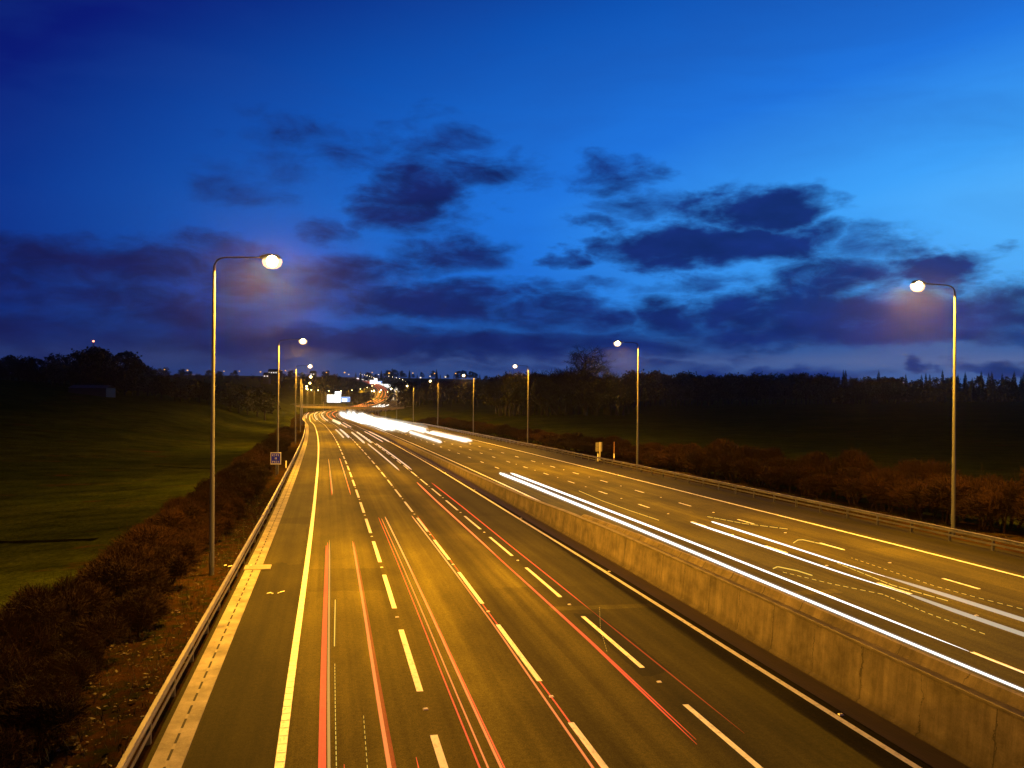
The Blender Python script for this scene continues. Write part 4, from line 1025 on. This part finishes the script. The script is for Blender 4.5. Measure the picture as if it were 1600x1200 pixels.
def azel(u, v):
    r = ray(u, v); return math.atan2(r[0], r[1]), math.atan2(r[2], math.hypot(r[0], r[1]))
CLOUDS = [  # bearing (px), size (px), weight
 (1200, 322, 135, 36, 1.15), (1120, 380, 175, 38, 1.2), (1250, 372, 90, 26, .8), (1460, 415, 115, 26, 1.0), (1370, 385, 70, 30, .62), (945, 385, 50, 18, .75), (925, 349, 60, 13, .6), (965, 277, 75, 24, .62), (1010, 320, 80, 20, .45), (882, 402, 30, 12, .6),
 (640, 300, 95, 58, .95), (755, 270, 95, 30, .62), (690, 220, 60, 40, .40), (510, 222, 120, 32, .38), (440, 260, 60, 30, .28), (700, 350, 60, 20, .42), (710, 395, 95, 30, .72), (530, 357, 70, 14, .48), (365, 295, 90, 26, .32),
 (120, 410, 300, 48, .78), (340, 400, 90, 32, .7), (420, 440, 170, 34, .72), (560, 420, 120, 36, .85), (650, 470, 170, 38, .95), (250, 470, 300, 40, .7), (100, 520, 400, 40, .45),
 (850, 480, 110, 36, .78), (930, 500, 60, 22, .8), (1050, 492, 95, 40, .95), (1165, 490, 110, 38, .95), (1290, 440, 110, 55, .9), (1320, 500, 240, 46, 1.05), (1500, 480, 190, 50, .95), (1590, 465, 80, 36, .8), (1100, 440, 180, 14, .5), (900, 440, 130, 10, .45),
 (700, 540, 500, 24, .85), (1350, 528, 420, 20, .8), (300, 545, 400, 26, .4), (1240, 580, 120, 14, .8), (1120, 585, 70, 12, .75), (1430, 576, 22, 14, .9), (1560, 580, 90, 13, .85), (1190, 575, 26, 12, .8), (950, 575, 250, 10, .5)]
field = None
for u, v, ru, rv, wgt in CLOUDS:
    a, e = azel(u, v); ra = ru / F * math.cos(a) ** 2 + 1e-4; re = rv / F * math.cos(a) + 1e-4
    m_ = nt.n('ShaderNodeMapping'); m_.inputs['Scale'].default_value = (1 / ra, 1 / re, 1); m_.inputs['Location'].default_value = (-a / ra, -e / re, 0); nt.l(q, m_.inputs['Vector'])
    d = nt.n('ShaderNodeVectorMath', operation='DOT_PRODUCT'); nt.l(m_.outputs[0], d.inputs[0]); nt.l(m_.outputs[0], d.inputs[1])
    g = nt.math('MULTIPLY_ADD', d.outputs['Value'], -.7 * wgt, wgt)
    field = g if field is None else nt.math('SMOOTH_MAX', field, g, .12)
fb = nt.noise(nt.mapping(v2, (16, 40, 1), (4.2, 1.1, 0)), 1.0, 7, .62, .4)
fld = nt.math('ADD', nt.math('MAXIMUM', field, -.6), nt.math('MULTIPLY_ADD', fb, 1.4, -.73))
opa = nt.n('ShaderNodeMapRange'); opa.interpolation_type = 'SMOOTHSTEP'; opa.inputs['From Min'].default_value = -.12; opa.inputs['From Max'].default_value = .90; opa.inputs['To Max'].default_value = .97
nt.l(fld, opa.inputs['Value'])
leftness = nt.n('ShaderNodeMapRange'); leftness.inputs['From Min'].default_value = .35; leftness.inputs['From Max'].default_value = -.4; nt.l(az, leftness.inputs['Value'])
ccol = nt.mix(leftness.outputs[0], (.0058, .0195, .155), (.0080, .0105, .082))
tone = nt.ramp(nt.noise(nt.mapping(v2, (14, 34, 1)), 1.0, 5, .6), [(.3, .75), (.7, 1.3)])
ccol = nt.mix(1.0, ccol, tone, 'MULTIPLY')
# dull cloud and haze low over the horizon
lowf = nt.n('ShaderNodeMapRange'); lowf.interpolation_type = 'SMOOTHSTEP'; lowf.inputs['From Min'].default_value = .105; lowf.inputs['From Max'].default_value = .045; lowf.inputs['To Max'].default_value = .85
nt.l(nt.math('ADD', el, nt.math('MULTIPLY', nt.math('SUBTRACT', nt.noise(nt.mapping(v2, (7, 30, 1), (1, 5, 0)), 1.0, 5, .6), .5), .09)), lowf.inputs['Value'])
rightness = nt.n('ShaderNodeMapRange'); rightness.inputs['From Min'].default_value = -.5; rightness.inputs['From Max'].default_value = .5; nt.l(az, rightness.inputs['Value'])
sky = nt.mix(lowf.outputs[0], sky, nt.mix(rightness.outputs[0], (.0075, .0145, .088), (.014, .055, .235)))
# pale band low on the right
band = nt.ramp(nt.math('DIVIDE', el, .1, clamp=True), [(0.0, .35), (.2, .7), (.30, 1.0), (.40, .35), (.6, .0)])
bandf = nt.math('MULTIPLY', band, nt.ramp(nt.math('MULTIPLY_ADD', az, .9, .45, clamp=True), [(0, .18), (.6, .45), (1, 1)]))
sky = nt.mix(bandf, sky, (.11, .155, .33))
# thin high veil
veil = nt.ramp(nt.noise(nt.mapping(v2, (3.5, 14, 1), (2, 7, 0)), 1.0, 6, .6, .5), [(.42, 0), (.72, .22)])
sky = nt.mix(veil, sky, (.012, .06, .33))
col = nt.mix(opa.outputs[0], sky, ccol)
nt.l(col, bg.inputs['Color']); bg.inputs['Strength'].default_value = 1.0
W.cycles.sampling_method = 'MANUAL'; W.cycles.sample_map_resolution = 256

# thin haze added round the scene to give the lamps halos
hz = MB(); hz.box((-4500, -350, -70), (4500, 2700, 75))
m = bpy.data.materials.new('haze'); m.use_nodes = True; m.node_tree.nodes.clear(); nn = NT(m.node_tree)
oo = nn.n('ShaderNodeOutputMaterial'); vv = nn.n('ShaderNodeVolumePrincipled'); vv.inputs['Density'].default_value = .00006; vv.inputs['Color'].default_value = (.85, .87, .9, 1); vv.inputs['Anisotropy'].default_value = .92
nn.l(vv.outputs[0], oo.inputs['Volume'])
tag(hz.build('haze', m), 'thin added haze over the motorway and fields, giving the lamps halos', 'haze', kind='stuff')
SC.cycles.volume_bounces = 0
